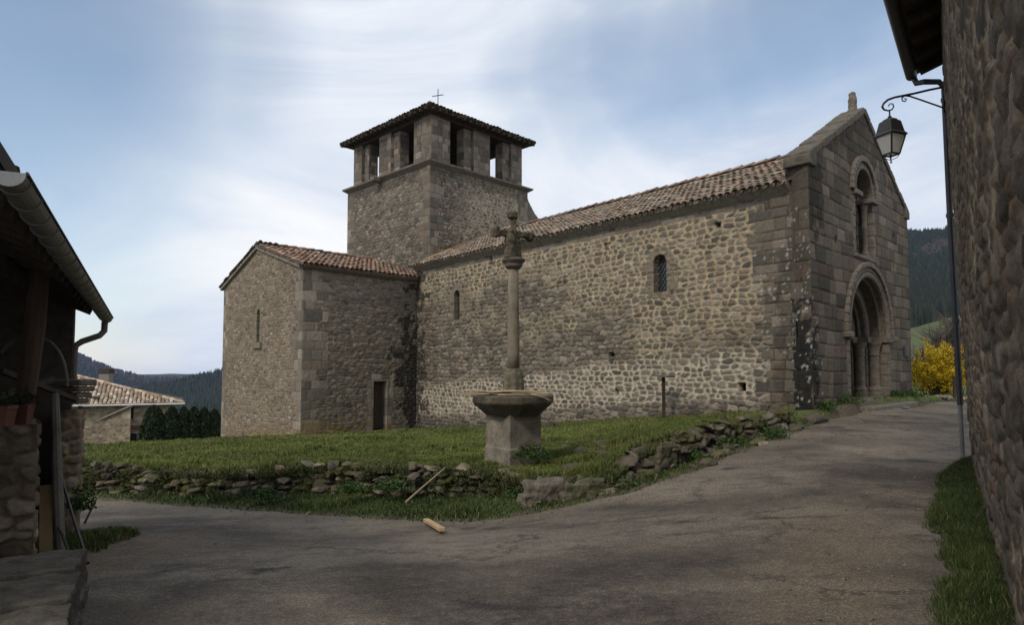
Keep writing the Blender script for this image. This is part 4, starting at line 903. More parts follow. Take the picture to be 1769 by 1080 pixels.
for t in np.arange(.1, TL_, .17):
    if pr.random() < .45: continue
    p = along(WL_, t); d = unit(along(WL_, min(t + .1, TL_)) - along(WL_, max(t - .1, 0))); n_ = np.array([d[1], -d[0]]); top_ = pr.random() < .6; k += 1
    lo_ = float(RT(*(p + n_ * .3))); hi_ = float(LT(*p)); c = np.append(p + n_ * (.02 if top_ else pr.uniform(.1, .25)), hi_ + pr.uniform(-.02, .05) if top_ else pr.uniform(lo_ + .05, hi_ - .08)); lf_ = float(sst(560, 250, np.array(wall_px(t))))
    parts.append(rock(c, (pr.uniform(.14, .32), pr.uniform(.16, .3), pr.uniform(.08, .17)), math.atan2(d[1], d[0]) + pr.uniform(-.3, .3), k, 3, pr.uniform(-.15, .15), .7 + .3 * lf_, GREY if pr.random() < .6 else BROWN, .42, pr.uniform(.65, 1.15) * (1 - .3 * lf_)))
V, Fc, cc = join(parts); o = link('retaining_wall', V, Fc, M_ROCK, None, cc, False)
tag(o, 'low mossy dry stone wall holding up the lawn along the road, half overgrown', 'stone wall')
BL = Wln[9:17]; BLL = line_len(BL); parts = [curve_relief(BL, 0, BLL - .3, .024, dict(dry, seed=171, cell=(.34, .17), post=[moss(172, .5)]), lambda t, p: LT(p[:, 0], p[:, 1]) + .07 + .1 * sst(2.5, 4.5, t) + (fbm(t * 1.3, t * 0, 162, 3) - .5) * .3, lambda t, p, n_: ground_z(p[:, 0] + n_[:, 0] * .3, p[:, 1] + n_[:, 1] * .3)[0] - .22, .2)]
for t in np.arange(.05, BLL - .2, .1):
    p = along(BL, t); d = unit(along(BL, min(t + .1, BLL)) - along(BL, max(t - .1, 0))); n_ = np.array([d[1], -d[0]]); p = p + n_ * pr.uniform(-.25, .5); z_ = float(ground_z(p[:1], p[1:])[0][0]); k += 1
    parts.append(rock(np.append(p, z_ + pr.uniform(-.05, .03)), (pr.uniform(.12, .42), pr.uniform(.14, .34), pr.uniform(.1, .22)), math.atan2(d[1], d[0]) + pr.uniform(-.4, .4), k, 3, pr.uniform(-.15, .15), .9, GREY if pr.random() < .6 else BROWN, .42, pr.uniform(.55, .95)))
V, Fc, cc = join(parts); tag(link('broken_wall', V, Fc, M_ROCK, None, cc, False), 'tumbled mossy remains of the stone wall climbing the bank beside the lane', 'stone wall')
# loose boulders of the bank and the broken wall, each a thing of its own: px, py of the centre, width px, height px, depth, label
M_BIGST = mat_two('pale_boulder_stone', (.06, .052, .04), (.19, .162, .128), 5, .8, .95, .03, s2=50, lo=.34, hi=.68); M_SLABST = mat_two('mossy_slab_stone', (.045, .048, .018), (.135, .115, .088), 5, .8, .95, .03, s2=50, lo=.42, hi=.6)
BO = [(944, 845, 78, 46, 9.35, .1, 'large flat topped boulder right below the cross pedestal, at the end of the wall'),
      (1012, 838, 84, 34, 9.55, .4, 'long low mossy boulder right of the large flat topped one'),
      (1066, 833, 56, 22, 9.6, .3, 'thin slab of stone at the right end of the boulder row near the road bend'),
      (1112, 783, 44, 34, 10.6, .1, 'rounded dark boulder left of the big upright block on the bank'),
      (1146, 779, 46, 40, 10.8, .0, 'big upright angular block standing in the middle of the bank'),
      (1080, 803, 38, 18, 10.3, .1, 'low pale stone in the grass in front of the dark bank boulders'),
      (1150, 801, 40, 24, 10.35, .0, 'tilted flat stone leaning below the big upright block'),
      (1183, 784, 34, 26, 10.9, .2, 'squat square stone beside the tilted flat stone'),
      (1177, 763, 50, 22, 11.4, .3, 'flat slab lying on top of the bank behind the upright block'),
      (1213, 757, 36, 28, 11.8, .3, 'dark rounded boulder where the bank begins to climb'),
      (1240, 748, 40, 28, 12.2, .3, 'mossy dark boulder second up the climbing bank'),
      (1268, 737, 44, 30, 12.7, .4, 'long mossy boulder in the middle of the climbing bank'),
      (1300, 729, 48, 30, 13.1, .3, 'broad weathered boulder near the top of the climbing bank'),
      (1336, 722, 52, 32, 13.6, .3, 'rough heaped boulder just below the smooth rounded block'),
      (1344, 706, 52, 28, 14.0, .1, 'smooth rounded block resting against the church corner'),
      (1296, 746, 42, 18, 12.6, .3, 'low flat stone sunk in the weeds by the road'),
      (1330, 742, 44, 18, 12.9, .3, 'second low flat stone sunk in the weeds, nearer the church corner'),
      (1043, 766, 32, 14, 11.6, .1, 'flat pale stone lying in the lawn behind the bank steps'),
      (1008, 776, 36, 16, 11.0, .3, 'mossy stone on the grassy bank right of the cross pedestal'),
      (1034, 781, 40, 16, 10.9, .4, 'dark low stone just right of the mossy bank stone'),
      (976, 770, 24, 10, 11.6, .1, 'small pale flat stone in the lawn beside the cross pedestal'),
      (983, 804, 34, 13, 10.4, .2, 'pale flat stone half buried below the cross pedestal'),
      (574, 803, 18, 18, 10.9, .0, 'pale pointed stone standing on top of the retaining wall'),
      (556, 838, 36, 24, 10.2, .1, 'large pale oval boulder at the foot of the retaining wall'),
      (715, 820, 26, 14, 10.15, .1, 'small tan stone capping a stack in the retaining wall'),
      (721, 838, 19, 24, 10.05, .1, 'small upright tan stone under the tan capping stone'),
      (948, 734, 26, 14, 21.6, .2, 'dark stone lying in the grass against the nave wall'),
      (1407, 722, 64, 20, 14.05, .0, 'long stone slab at the foot of the church corner buttress'),
      (1375, 736, 40, 10, 13.3, .0, 'thin stone slab lying by the road near the church corner')]
for i, (px_, py_, wp, hp, Y, ms, lb) in enumerate(BO):
    foot = py_ + hp * .32; dd = raydir(px_, foot); Ys_ = np.arange(6, 26, .04); gz_ = ground_z(dd[0] / dd[1] * Ys_, Ys_)[0]; hit = np.where(dd[2] / dd[1] * Ys_ < gz_)[0]
    if i not in (22, 24): Y = float(Ys_[hit[0]]) if len(hit) else Y
    Y = Y - .05; c = P(px_, py_, Y); wd = wp * Y / F; ht = hp * Y / F
    if i in (0, 1, 2, 4):
        B = MB(); aa = (math.cos(.1 if i < 3 else .6), math.sin(.1 if i < 3 else .6)); B.box(c - [0, 0, .12], (wd * .92, max(wd * .55, .2), ht * 1.1), aa); B.box(c + [wd * .1, .05, -.06], (wd * .6, wd * .55, ht * 1.05), (aa[0], aa[1] - .3)); B.box(c - [wd * .12, .02, .2], (wd * .95, wd * .5, ht * .8), (aa[0], aa[1] + .25))
        tag(lumpy(B.link('boulder', M_SLABST if i else M_BIGST, None), .016, .11, .22, False), lb, 'boulder', 'loose boulders along the lawn edge'); continue
    V, Fc, cc = rock(c - [0, 0, .03], (wd * 1.05, max(wd * .62, .18), ht * 1.25), math.atan2(.45, .9) if px_ > 1050 else pr.uniform(-.2, .3), 40 + i * 3, 4 if wp > 40 else 3, pr.uniform(-.1, .15), min(ms * 1.8 + .25, .9), GREY, .26 if i in (0, 1, 2, 4, 8, 14, 27) else .4, .6 if wp > 30 else .85)
    tag(link('boulder', V, Fc, M_ROCK, None, cc, False), lb, 'boulder', 'loose boulders along the lawn edge')
# ================================================================ wayside cross
xc, yc = P(887, 805, 11.0)[:2]; base_z = -1.62
cross = empty('wayside_cross', (xc, yc, base_z), 'weathered stone wayside cross on a slim column over an octagonal stone table', 'cross')
def octo(B, prof, rot=R(22.5), n=8, c=(xc, yc)):
    V = []; m = len(prof)
    for r, z in prof:
        for k in range(n):
            a = rot + 2 * math.pi * k / n; V.append((c[0] + r * math.cos(a), c[1] + r * math.sin(a), z))
    Fc = [(i * n + k, i * n + (k + 1) % n, (i + 1) * n + (k + 1) % n, (i + 1) * n + k) for i in range(m - 1) for k in range(n)] + [tuple(range(n))[::-1], tuple((m - 1) * n + k for k in range(n))]
    B.add(V, Fc)
yaw = R(40)
M_SHAFT = mat_two('column_granite', (.1, .085, .06), (.25, .21, .155), 5, .7, .95, .02, (1, 1, .5), s2=45)
def sqprism(B, prof, rot): octo(B, [(r * math.sqrt(2), z) for r, z in prof], rot, 4)
M_PED = mat_two('pedestal_granite', (.075, .062, .047), (.3, .26, .2), 4.2, .8, .94, .03, s2=38, lo=.34, hi=.66)
M_MOSSY = mat_two('mossy_granite', (.06, .058, .025), (.2, .17, .13), 6, .6, .95, .03, s2=50)
B = MB(); sqprism(B, [(.345, -1.95), (.345, -1.27), (.33, -1.25), (.325, -.72)], R(45) + R(38))
o = B.link('pedestal', M_PED, cross); bevel(o, .025, 2)
M_TABLE = mat_two('table_stone', (.035, .03, .02), (.15, .125, .09), 5, .7, .95, .03, s2=40)
B = MB(); octo(B, [(.44, -.74), (.47, -.73), (.66, -.56), (.69, -.53), (.69, -.43), (.66, -.41)], R(12)); bevel(B.link('stone_table', M_TABLE, cross), .02, 2)
B = MB(); octo(B, [(.19, -.42), (.18, -.2), (.16, -.08), (.12, .02), (.1, .03)], R(10)); lumpy(B.link('column_base', M_MOSSY, cross), .014, .035, .09)
B = MB(); B.lathe((xc, yc, 0), [(.102, -.02), (.102, .3), (.094, 1.0), (.084, 1.72)], 24); o = B.link('shaft', M_SHAFT, cross, smooth=True)
B = MB(); B.lathe((xc, yc, 0), [(.11, 1.7), (.15, 1.74), (.15, 1.78), (.2, 1.83), (.2, 1.87), (.1, 1.88)], 20); lumpy(B.link('capital', M_CARVE, cross), .012, .012, .08)
B = MB(); ad = np.array([math.cos(R(-40)), math.sin(R(-40))]) * -1       # left arm nearer
B.bar((xc, yc, 1.85), (xc, yc, 2.64), .1, .1); B.bar((xc - .02, yc - .02, 2.56), (xc - .02, yc - .02, 2.66), .17, .13)
a = np.array([-.78, -.62]); L2 = .40
p0 = np.array([xc, yc]) + a * L2; p1 = np.array([xc, yc]) - a * L2
B.bar((*p0, 2.27), (*p1, 2.31), .09, .1); B.bar((*(np.array([xc, yc]) + a * (L2 - .07)), 2.28), (*(p0 + a * .02), 2.28), .15, .17); B.bar((*(np.array([xc, yc]) - a * (L2 - .07)), 2.29), (*(p1 - a * .02), 2.27), .13, .14)
B.lathe((xc - .06, yc - .09, 1.86), [(.1, 0), (.1, .1), (.085, .2), (.095, .3), (.075, .38), (.05, .42), (.06, .47), (.03, .52)], 10)
B.lathe((xc + .05, yc + .07, 1.86), [(.09, 0), (.09, .1), (.08, .22), (.09, .32), (.05, .42)], 10)
lumpy(B.link('carved_cross', mat_two('lichened_cross_stone', (.045, .042, .02), (.13, .105, .075), 9, .6, .95, .02), cross), .014, .045, .06)
B = MB(); r_ = random.Random(3)
for i in range(34):
    a0 = r_.uniform(-.3, .3); o = np.array([xc + r_.uniform(-.3, .25), yc - r_.uniform(.08, .58), -.395 + .011 * (i % 6)]); d = np.array([math.cos(a0), math.sin(a0), r_.uniform(-.02, .02)]); ln = r_.uniform(.25, .5)
    if i < 6: o = np.array([xc + .22, yc - .42, -.37 + .012 * i]); d = unit([.8, -.25 + .1 * i, -.2 - .05 * i]); ln = r_.uniform(.3, .42)
    elif i < 12: o = np.array([xc - .38, yc - .28 - .035 * (i - 6), -.385 + .006 * (i - 6)]); d = unit([-1, .25 - .12 * (i - 6), -.06 + .03 * (i - 6)]); ln = r_.uniform(.3, .6)
    B.tube([o - d * ln * (.1 if i < 12 else .8), o + d * ln * .1 + [0, 0, .008], o + d * ln], [.013, .012, .007] if i > 11 else [.009, .008, .004], 5)
tag(B.link('cut_reeds', M_BAMBOO, None), 'bundle of dry cane stalks lying on the stone table of the wayside cross', 'reeds')
# ================================================================ grass
M_GRASS = mat_col('grass_blades', var=.2, s1=2, s2=20, bump=0., rough=.7, spec=.25)
def blades(x, y, z, h, wd, col, lean=.45, seed=0):
    r_ = np.random.default_rng(seed); n = len(x); a = r_.uniform(0, 2 * math.pi, n); b = r_.uniform(0, 2 * math.pi, n); ln = r_.uniform(.1, lean, n) * h
    base = np.stack([x, y, z - .01], -1); sd_ = np.stack([np.cos(a) * wd / 2, np.sin(a) * wd / 2, 0 * a], -1); tip = base + np.stack([np.cos(b) * ln, np.sin(b) * ln, h + .01], -1)
    mid = base * .5 + tip * .5 + np.stack([-np.cos(b) * ln * .18, -np.sin(b) * ln * .18, h * .12], -1)
    V = np.stack([base - sd_, base + sd_, mid + sd_ * .7, mid - sd_ * .7, tip], 1).reshape(-1, 3)
    k = np.arange(n)[:, None] * 5; q = k + np.array([[0, 1, 2, 3]]); t = k + np.array([[3, 2, 4]])
    f = np.array([.75, .75, 1., 1., 1.15]); cc = (col[:, None] * f[None, :, None]).reshape(-1, 3)
    return V, [q, t], cc
fx = np.array([-300, 110, 380, 523, 712, 1362, 1366]); fy = np.array([33, 33, 30.0, 23.45, 26.6, 14.95, 0])
def sample_ground(n, pmin, pmax, ymin, ymax, seed, fn):
    r_ = np.random.default_rng(seed); px_ = r_.uniform(pmin, pmax, n); u = r_.random(n); Y = 1 / (1 / ymax + u * (1 / ymin - 1 / ymax)); X = (px_ - PX) / F * Y; z, dR, dW = ground_z(X, Y); m = fn(px_, X, Y, dR, dW, r_); return px_[m], X[m], Y[m], z[m], dR[m], dW[m], r_
def gcol(X, Y, r_, a=(.068, .09, .019), b=(.16, .185, .044), dry=.05, dp=.22):
    n = len(X); t = np.clip(fbm(X * .7, Y * .7, 77, 4) * 2.2 - .75 + r_.normal(0, .25, n), 0, 1); c = lerp(a, b, t); d = r_.random(n) < dry + dp * sst(.5, .68, fbm(X * 1.3, Y * 1.3, 79, 3)); c[d] = np.array([.2, .17, .075]) * r_.uniform(.6, 1.2, (d.sum(), 1)); return c
px_, X, Y, z, dR, dW, r_ = sample_ground(330000, -60, 1380, 9.0, 33, 5, lambda p, X, Y, dR, dW, r: (dW > -.05) & (Y < np.interp(p, fx, fy)))
tuft = fbm(X * 2.3, Y * 2.3, 81, 3); h = (.02 + .03 * r_.random(len(X)) + .08 * sst(.62, .78, tuft)) * (1 + .8 * sst(.5, .0, dW)); wd = .007 + .0009 * Y
V, fc, cc = blades(X, Y, z, h, wd, gcol(X, Y, r_), .8, 6); tag(link('lawn_grass', V, fc, M_GRASS, None, cc, base=(0, 0, 0)), 'short green lawn grass sloping up to the church walls', 'grass', kind='stuff')
px_, X, Y, z, dR, dW, r_ = sample_ground(260000, -60, 1370, 9.0, 16, 14, lambda p, X, Y, dR, dW, r: (dW > -.14) & (dW < .22) & (fbm(X * 1.4, Y * 1.4, 86, 3) > .42))
z = np.maximum(z, LT(X, Y) - .06); V, fc, cc = blades(X, Y, z, .05 + .1 * r_.random(len(X)) ** 2, .008 + .0008 * Y, gcol(X, Y, r_, (.045, .06, .016), (.11, .13, .04), .16), 1.3, 15)
tag(link('wall_top_grass', V, fc, M_GRASS, None, cc, base=(0, 0, 0)), 'longer grass and moss hanging over the top of the retaining wall', 'grass', kind='stuff')
px_, X, Y, z, dR, dW, r_ = sample_ground(210000, -60, 1660, 6.3, 26, 9, lambda p, X, Y, dR, dW, r: ((dW < .1) | ((p > 1366) & ((X - FL[0]) * W_FAC.n[0] + (Y - FL[1]) * W_FAC.n[1] > .03))) & (dR > -.12 + .35 * (fbm(X * 2.2, Y * 2.2, 83, 3) - .35)) & (r.random(len(p)) < .25 + .75 * sst(-.05, .35, dR)))
t_ = fbm(X * 1.9, Y * 1.9, 85, 3); h = .02 + .04 * r_.random(len(X)) + .08 * sst(.55, .75, t_) * sst(0, .4, dR); V, fc, cc = blades(X, Y, z, h, .008 + .0008 * Y, gcol(X, Y, r_, (.03, .05, .012), (.085, .115, .03), .05), .7, 10)
tag(link('verge_grass', V, fc, M_GRASS, None, cc, base=(0, 0, 0)), 'rough green verge grass between the retaining wall and the road', 'grass', kind='stuff')
# strip of grass at the foot of the right hand house: raised soil bed with ragged edge
def right_strip():
    ys = np.linspace(2.3, 10.4, 190); ts = np.linspace(0, 1, 30); T, Yg = np.meshgrid(ts, ys, indexing='ij')
    xw = .36 + .657 * Yg + .12; wdt = np.interp(Yg, [2.3, 3.5, 5, 7, 9, 10, 10.4], [.55, .62, .62, .68, .62, .42, .1]) * (1 + .3 * (fbm(Yg * .9, Yg * 0, 88, 3) - .5)) + (fbm(Yg * 5, Yg * 0 + T, 98, 3) - .5) * .12
    X = xw - wdt * (1 - T); Z = RT(X, Yg) + .07 * sst(0, .35, T) - .015 + (fbm(X * 5, Yg * 5, 89, 3) - .5) * .03
    return X, Yg, Z
X, Yg, Z = right_strip(); V = np.stack([X, Yg, Z], -1).reshape(-1, 3); a, b = X.shape; ii = np.arange(a * b).reshape(a, b); q = np.stack([ii[:-1, :-1], ii[1:, :-1], ii[1:, 1:], ii[:-1, 1:]], -1).reshape(-1, 4)
cc = lerp((.035, .036, .018), (.07, .062, .035), fbm(X * 6, Yg * 6, 90, 3)).reshape(-1, 3)
link('verge', V, q, M_GROUND, None, cc, True, base=(0, 0, 0))['kind'] = 'structure'
r_ = np.random.default_rng(15); n = 60000; fi = r_.integers(0, X.shape[1] - 1, n); ti = (np.clip(r_.random(n) ** .8, 0, .999) * (X.shape[0] - 1)).astype(int)
bx_ = X[ti, fi] + r_.normal(0, .02, n); by_ = Yg[ti, fi] + r_.normal(0, .02, n); bz_ = Z[ti, fi]; keep_ = fbm(bx_ * 2.5, by_ * 2.5, 94, 3) + .25 * ti / 30 > .30; bx_, by_, bz_ = bx_[keep_], by_[keep_], bz_[keep_]
V, fc, cc = blades(bx_, by_, bz_, .02 + .06 * r_.random(len(bx_)) * (.4 + fbm(bx_ * 3, by_ * 3, 95, 2)), .007 + 0 * bx_, gcol(bx_, by_, r_, (.025, .04, .01), (.06, .085, .022), .04, .05), .8, 16)
tag(link('wall_foot_grass', V, fc, M_GRASS, None, cc, base=(0, 0, 0)), 'dark grass strip growing along the foot of the right hand house wall', 'grass', kind='stuff')
r_ = np.random.default_rng(31); n = 5200; px_ = r_.uniform(-50, 1620, n); Y = 1 / r_.uniform(1 / 22., 1 / 3.6, n); X = (px_ - PX) / F * Y; dR = pdist(X, Y, Rln); rd = .36 + .657 * Y - X
m_ = (dR < .12) & (rd > .5) & (r_.random(n) < .004 + .9 * sst(-.4, -.02, dR) + .25 * sst(1.8, .9, rd)); X, Y, dR = X[m_], Y[m_], dR[m_]; Z = RT(X, Y) + .004 + .02 * sst(-.05, .1, dR); n = len(X); s_ = r_.uniform(.006, .02, n) * np.where(r_.random(n) < .06, 1.9, 1)
OV = np.array([(1, 0, 0), (0, 1, 0), (-1, 0, 0), (0, -1, 0), (0, 0, .7), (0, 0, -.4)]); OF = np.array([(0, 1, 4), (1, 2, 4), (2, 3, 4), (3, 0, 4), (1, 0, 5), (2, 1, 5), (3, 2, 5), (0, 3, 5)])
V = np.stack([X, Y, Z], -1)[:, None] + OV[None] * s_[:, None, None] * r_.uniform(.6, 1.3, (n, 6, 1)); fc = (np.arange(n) * 6)[:, None, None] + OF[None]; cc = np.repeat(np.array([.17, .145, .11]) * r_.uniform(.4, 1.5, (n, 1)), 6, 0)
tag(link('gravel', V.reshape(-1, 3), fc.reshape(-1, 3), M_ROCK, None, cc, base=(0, 0, 0)), 'loose grit and small stones scattered along the road edges', 'gravel', kind='stuff')
# leafy weeds
def leaves(c, rad, n, size, cols, seed, shape=(1, 1, 1), up=.4):
    r_ = np.random.default_rng(seed); d = r_.normal(size=(n, 3)); d /= np.linalg.norm(d, axis=1)[:, None]; d[:, 2] = np.abs(d[:, 2]) if up else d[:, 2]
    p = np.array(c) + d * (rad * r_.random(n) ** .45)[:, None] * np.array(shape); a = r_.normal(size=(n, 3)); a[:, 2] += up; a /= np.linalg.norm(a, axis=1)[:, None]; b = np.cross(a, r_.normal(size=(n, 3))); b /= np.linalg.norm(b, axis=1)[:, None]
    s = size * r_.uniform(.6, 1.3, n)[:, None]; V = np.stack([p - a * s, p + b * s * .45, p + a * s, p - b * s * .45], 1).reshape(-1, 3); q = np.arange(n)[:, None] * 4 + np.arange(4)[None]
    cols = np.array(cols); cc = np.repeat(cols[r_.integers(0, len(cols), n)] * r_.uniform(.7, 1.3, (n, 1)), 4, 0); return V, q, cc
WG = [(.03, .065, .014), (.045, .085, .02), (.06, .1, .025), (.025, .05, .015)]
WD = [((680, 832, 10.0, .28, 'leafy weed growing against the retaining wall left of the tan stones'), ), ((920, 778, 10.6, .3, 'low leafy plant at the right foot of the cross pedestal'), ),
      ((900, 850, 9.6, .2, 'small weed between the neat stonework and the large boulder'), ), ((1062, 838, 9.4, .3, 'weed clump below the bank beside the thin slab'), ), ((1230, 772, 11.4, .3, 'leafy weed patch at the foot of the climbing bank'), ),
      ((1260, 766, 11.7, .28, 'second leafy weed patch up the foot of the climbing bank'), ), ((1332, 752, 12.5, .3, 'weed patch under the rounded block by the church corner'), ),
      ((1468, 703, 15.6, .34, 'dense green weed growing against the facade left of the portal'), ), ((1425, 715, 14.7, .24, 'yellowish weed at the foot of the church corner'), ), ((1575, 690, 19.2, .3, 'low weed growing at the right end of the facade'), ), ((1548, 688, 18.4, .26, 'weed beside the portal steps on their right'), ),
      ((460, 848, 10.6, .22, 'dark weed hanging over the left stretch of the retaining wall'), ), ((610, 838, 10.1, .24, 'weed clump between the pale oval boulder and the tan stones'), ), ((1190, 795, 10.6, .24, 'weeds around the squat square stone'), )]
for i, (w_,) in enumerate(WD):
    c = P(w_[0], w_[1], w_[2]); g_ = gz(c[0], c[1]); c[2] = max(g_, c[2] - .12); V, q, cc = leaves(c, w_[3], 520, .028, WG, 60 + i, (1.2, .8, .8))
    tag(link('weed', V, q, M_LEAF, None, cc), w_[4], 'weed', 'weeds along the wall, bank and facade')
r_ = np.random.default_rng(66); parts = []
for i in range(120):
    left_ = i < 85; t = r_.uniform(0, TL_ * .75) if left_ else r_.uniform(TL_ * .75, TL_); p = along(WL_, t); d = unit(along(WL_, min(t + .1, TL_)) - along(WL_, max(t - .1, 0))); n_ = np.array([d[1], -d[0]]); lo_ = float(RT(*(p + n_ * .3))); hi_ = float(LT(*p))
    z_ = r_.uniform(lo_ + .02, hi_ + .02); V, q, cc = leaves(np.append(p + n_ * (.2 - .12 * (z_ - lo_) / max(hi_ - lo_, .1)), z_), r_.uniform(.08, .2), int(r_.uniform(90, 240)), .02, [(.03, .05, .014), (.04, .06, .02), (.07, .075, .025), (.06, .05, .025)], 700 + i, (1.5, .5, .8), 0); parts.append((V, q, cc))
V, Fc, cc = join(parts); tag(link('wall_creeper', V, Fc, M_LEAF, None, cc, base=(0, 0, 0)), 'small leafy creepers and moss growing out of the joints of the low wall', 'creeper', kind='stuff')
# ================================================================ small things in the foreground
def at_ground(px_, py_):
    d = raydir(px_, py_); lo = 2.
    for s_ in np.arange(2, 40, .02):
        p = d * (s_ / d[1]); zz = max(float(RT(p[0], p[1])), -9)
        if p[2] <= zz + .012: return p
    return d * 8
a, b = at_ground(736, 904), at_ground(764, 922); B = MB(); B.bar(a + [0, 0, .035], b + [0, 0, .04], .075, .045); bevel(B.link('wood_offcut', M_WOODY, None), .006)
tag(bpy.data.objects['wood_offcut'], 'short pale broken plank lying on the road edge', 'plank')
B = MB(); B.tube([P(701, 868, 8.9), P(735, 838, 9.55), P(772, 806, 10.2)], [.014, .012, .008], 6); tag(B.link('cane_stick', M_BAMBOO, None), 'long thin cane leaning on the retaining wall left of the cross', 'stick')
B = MB(); a = at_ground(526, 893); b = at_ground(536, 888.5); B.bar(a + [0, 0, .02], b + [0, 0, .03], .012); tag(B.link('wood_splinter', M_BAMBOO, None), 'tiny pale splinter of wood at the grass edge on the left', 'stick')
su, _ = W_NAVE.uv(1171, 690); sp = W_NAVE.pt(su, 0, .6); gzs = gz(sp[0], sp[1])
Ys = sp[1]; ztop = zat(651, Ys); post = empty('sign_post', (sp[0], sp[1], gzs), 'thin dark wooden post with a tilted board on top, standing before the nave wall', 'sign post')
B = MB(); B.bar((sp[0], sp[1], gzs - .1), (sp[0], sp[1], ztop), .075); B.link('pole', M_WOOD, post); B = MB(); dN = np.append(W_NAVE.d, 0)
B.bar(np.array([sp[0], sp[1], ztop]) - dN * .26 + [0, 0, .03], np.array([sp[0], sp[1], ztop]) + dN * .24 + [0, 0, -.0], .34, .04); B.link('board', M_WOODG, post)
# ================================================================ right hand house
hA = np.array([.36 + .657 * 10.25, 10.25]); hB = np.array([.36 + .657 * .7, .7]); W_H = Wall(hA, hB)
house = empty('stone_house', (float(hA[0]), float(hA[1]), -1.5), 'tall dark rubble stone house with overhanging eaves at the right of the lane', 'house')
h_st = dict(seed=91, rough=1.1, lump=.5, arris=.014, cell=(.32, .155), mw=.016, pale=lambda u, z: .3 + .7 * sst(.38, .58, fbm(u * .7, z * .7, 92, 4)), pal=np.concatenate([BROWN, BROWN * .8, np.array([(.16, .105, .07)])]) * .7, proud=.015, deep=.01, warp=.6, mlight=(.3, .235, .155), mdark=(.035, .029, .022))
lean = .22
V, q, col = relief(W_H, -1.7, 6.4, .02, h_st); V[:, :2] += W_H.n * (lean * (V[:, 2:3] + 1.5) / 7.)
B_ = 9.0; en = np.append(-W_H.n, 0)
ptq = lambda u, z, n_: W_H.pt(u, z, n_ + lean * (z + 1.5) / 7)
parts = [(V, q, col), flat([ptq(0, -1.7, 0), ptq(0, 6.4, 0), ptq(0, 6.4, -B_), ptq(0, -1.7, -B_)]), flat([ptq(W_H.len, -1.7, 0), ptq(W_H.len, -1.7, -B_), ptq(W_H.len, 6.4, -B_), ptq(W_H.len, 6.4, 0)]), flat([ptq(0, -1.7, -B_), ptq(0, 6.4, -B_), ptq(W_H.len, 6.4, -B_), ptq(W_H.len, -1.7, -B_)])]
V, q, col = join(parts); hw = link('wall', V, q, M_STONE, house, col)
g1 = P(1583, 131, 10.7); g0 = P(1550, 0, 8.44); gd = unit(g0 - g1); gN = g1 + gd * 8.8; gN[2] = g1[2]; g0[2] = g1[2]
inw = unit(np.append(-W_H.n, 0)); rs_up = unit(inw + [0, 0, .36])
B = MB(); gA = g1 - gd * .02; B.prism([gA + [0, 0, .03], gA + rs_up * 5 + [0, 0, .03], gA + rs_up * 5 + [0, 0, .15], gA + [0, 0, .15]], gN - gA); roof = B.link('roof', M_WOOD, house)
B = MB(); k = 0
for s_ in np.arange(.25, 8.6, .62): p = g1 + gd * s_; B.bar(p + inw * .06 + [0, 0, -.02], p + inw * 1.0 + [0, 0, .3], .1, .13)
B.link('rafters', M_WOOD, roof)
B = MB()                                                   # half-round gutter
def gutter(B, a, b, r, drop=0., seg=10, flip=1):
    a = np.array(a, float); b = np.array(b, float); d = unit(b - a); x = unit(np.cross(d, (0, 0, 1))); V = []
    for p in (a, b):
        for rr in (r, r - .008):
            for t in np.linspace(0, math.pi, seg + 1): V.append(p + x * rr * math.cos(t) - np.array([0, 0, rr * math.sin(t)]))
    m = seg + 1; Fc = [(i, i + 1, 2 * m + i + 1, 2 * m + i) for i in range(seg)] + [(m + i + 1, m + i, 3 * m + i, 3 * m + i + 1) for i in range(seg)] + [(0, m, 3 * m, 2 * m), (seg, 2 * m + seg, 3 * m + seg, m + seg)]
    Fc += [tuple(range(seg, -1, -1)), tuple(2 * m + i for i in range(seg + 1))]
    B.add(V, Fc)
    return d, x
off = -inw * .07 + np.array([0, 0, .02]); gutter(B, g1 + off, gN + off, .085); B.link('gutter', M_PIPE, house)
B = MB(); cz = zat(138, 10.55); cA = P(1594, 140, 10.6); wl_ = lambda z, px_: np.array([xat(px_, 10.5, z), 10.5, z])
zt_ = zat(150, 10.5); zm_ = zat(640, 10.5)
B.tube([g1 + off + [0, -.06, -.06], g1 + off + [.02, -.1, -.17], wl_(zat(141, 10.5), 1596), wl_(zat(141, 10.5), 1622), wl_(zat(150, 10.5), 1631), wl_(zat(370, 10.5), 1641), wl_(zat(700, 10.5), 1659)], .045, 10)
for yy in (172, 372, 555): 
    z_ = zat(yy, 10.5); B.tube([wl_(z_ + .03, np.interp(yy, [150, 370, 700], [1631, 1641, 1659])), wl_(z_ - .03, np.interp(yy, [150, 370, 700], [1631, 1641, 1659]) + .5)], .058, 10)
dp = B.link('downpipe', M_PIPE, house)
B = MB(); B.tube([wl_(zat(700, 10.5), 1659), wl_(-1.5, 1664)], .034, 10); B.link('pipe_foot', M_ZINC, dp)
B = MB(); B.tube([W_H.pt(7.75, 3.3, .22), W_H.pt(8.3, 3.55, .23), W_H.pt(8.9, 3.9, .24)], .008, 6); B.link('cable', M_IRON, house)
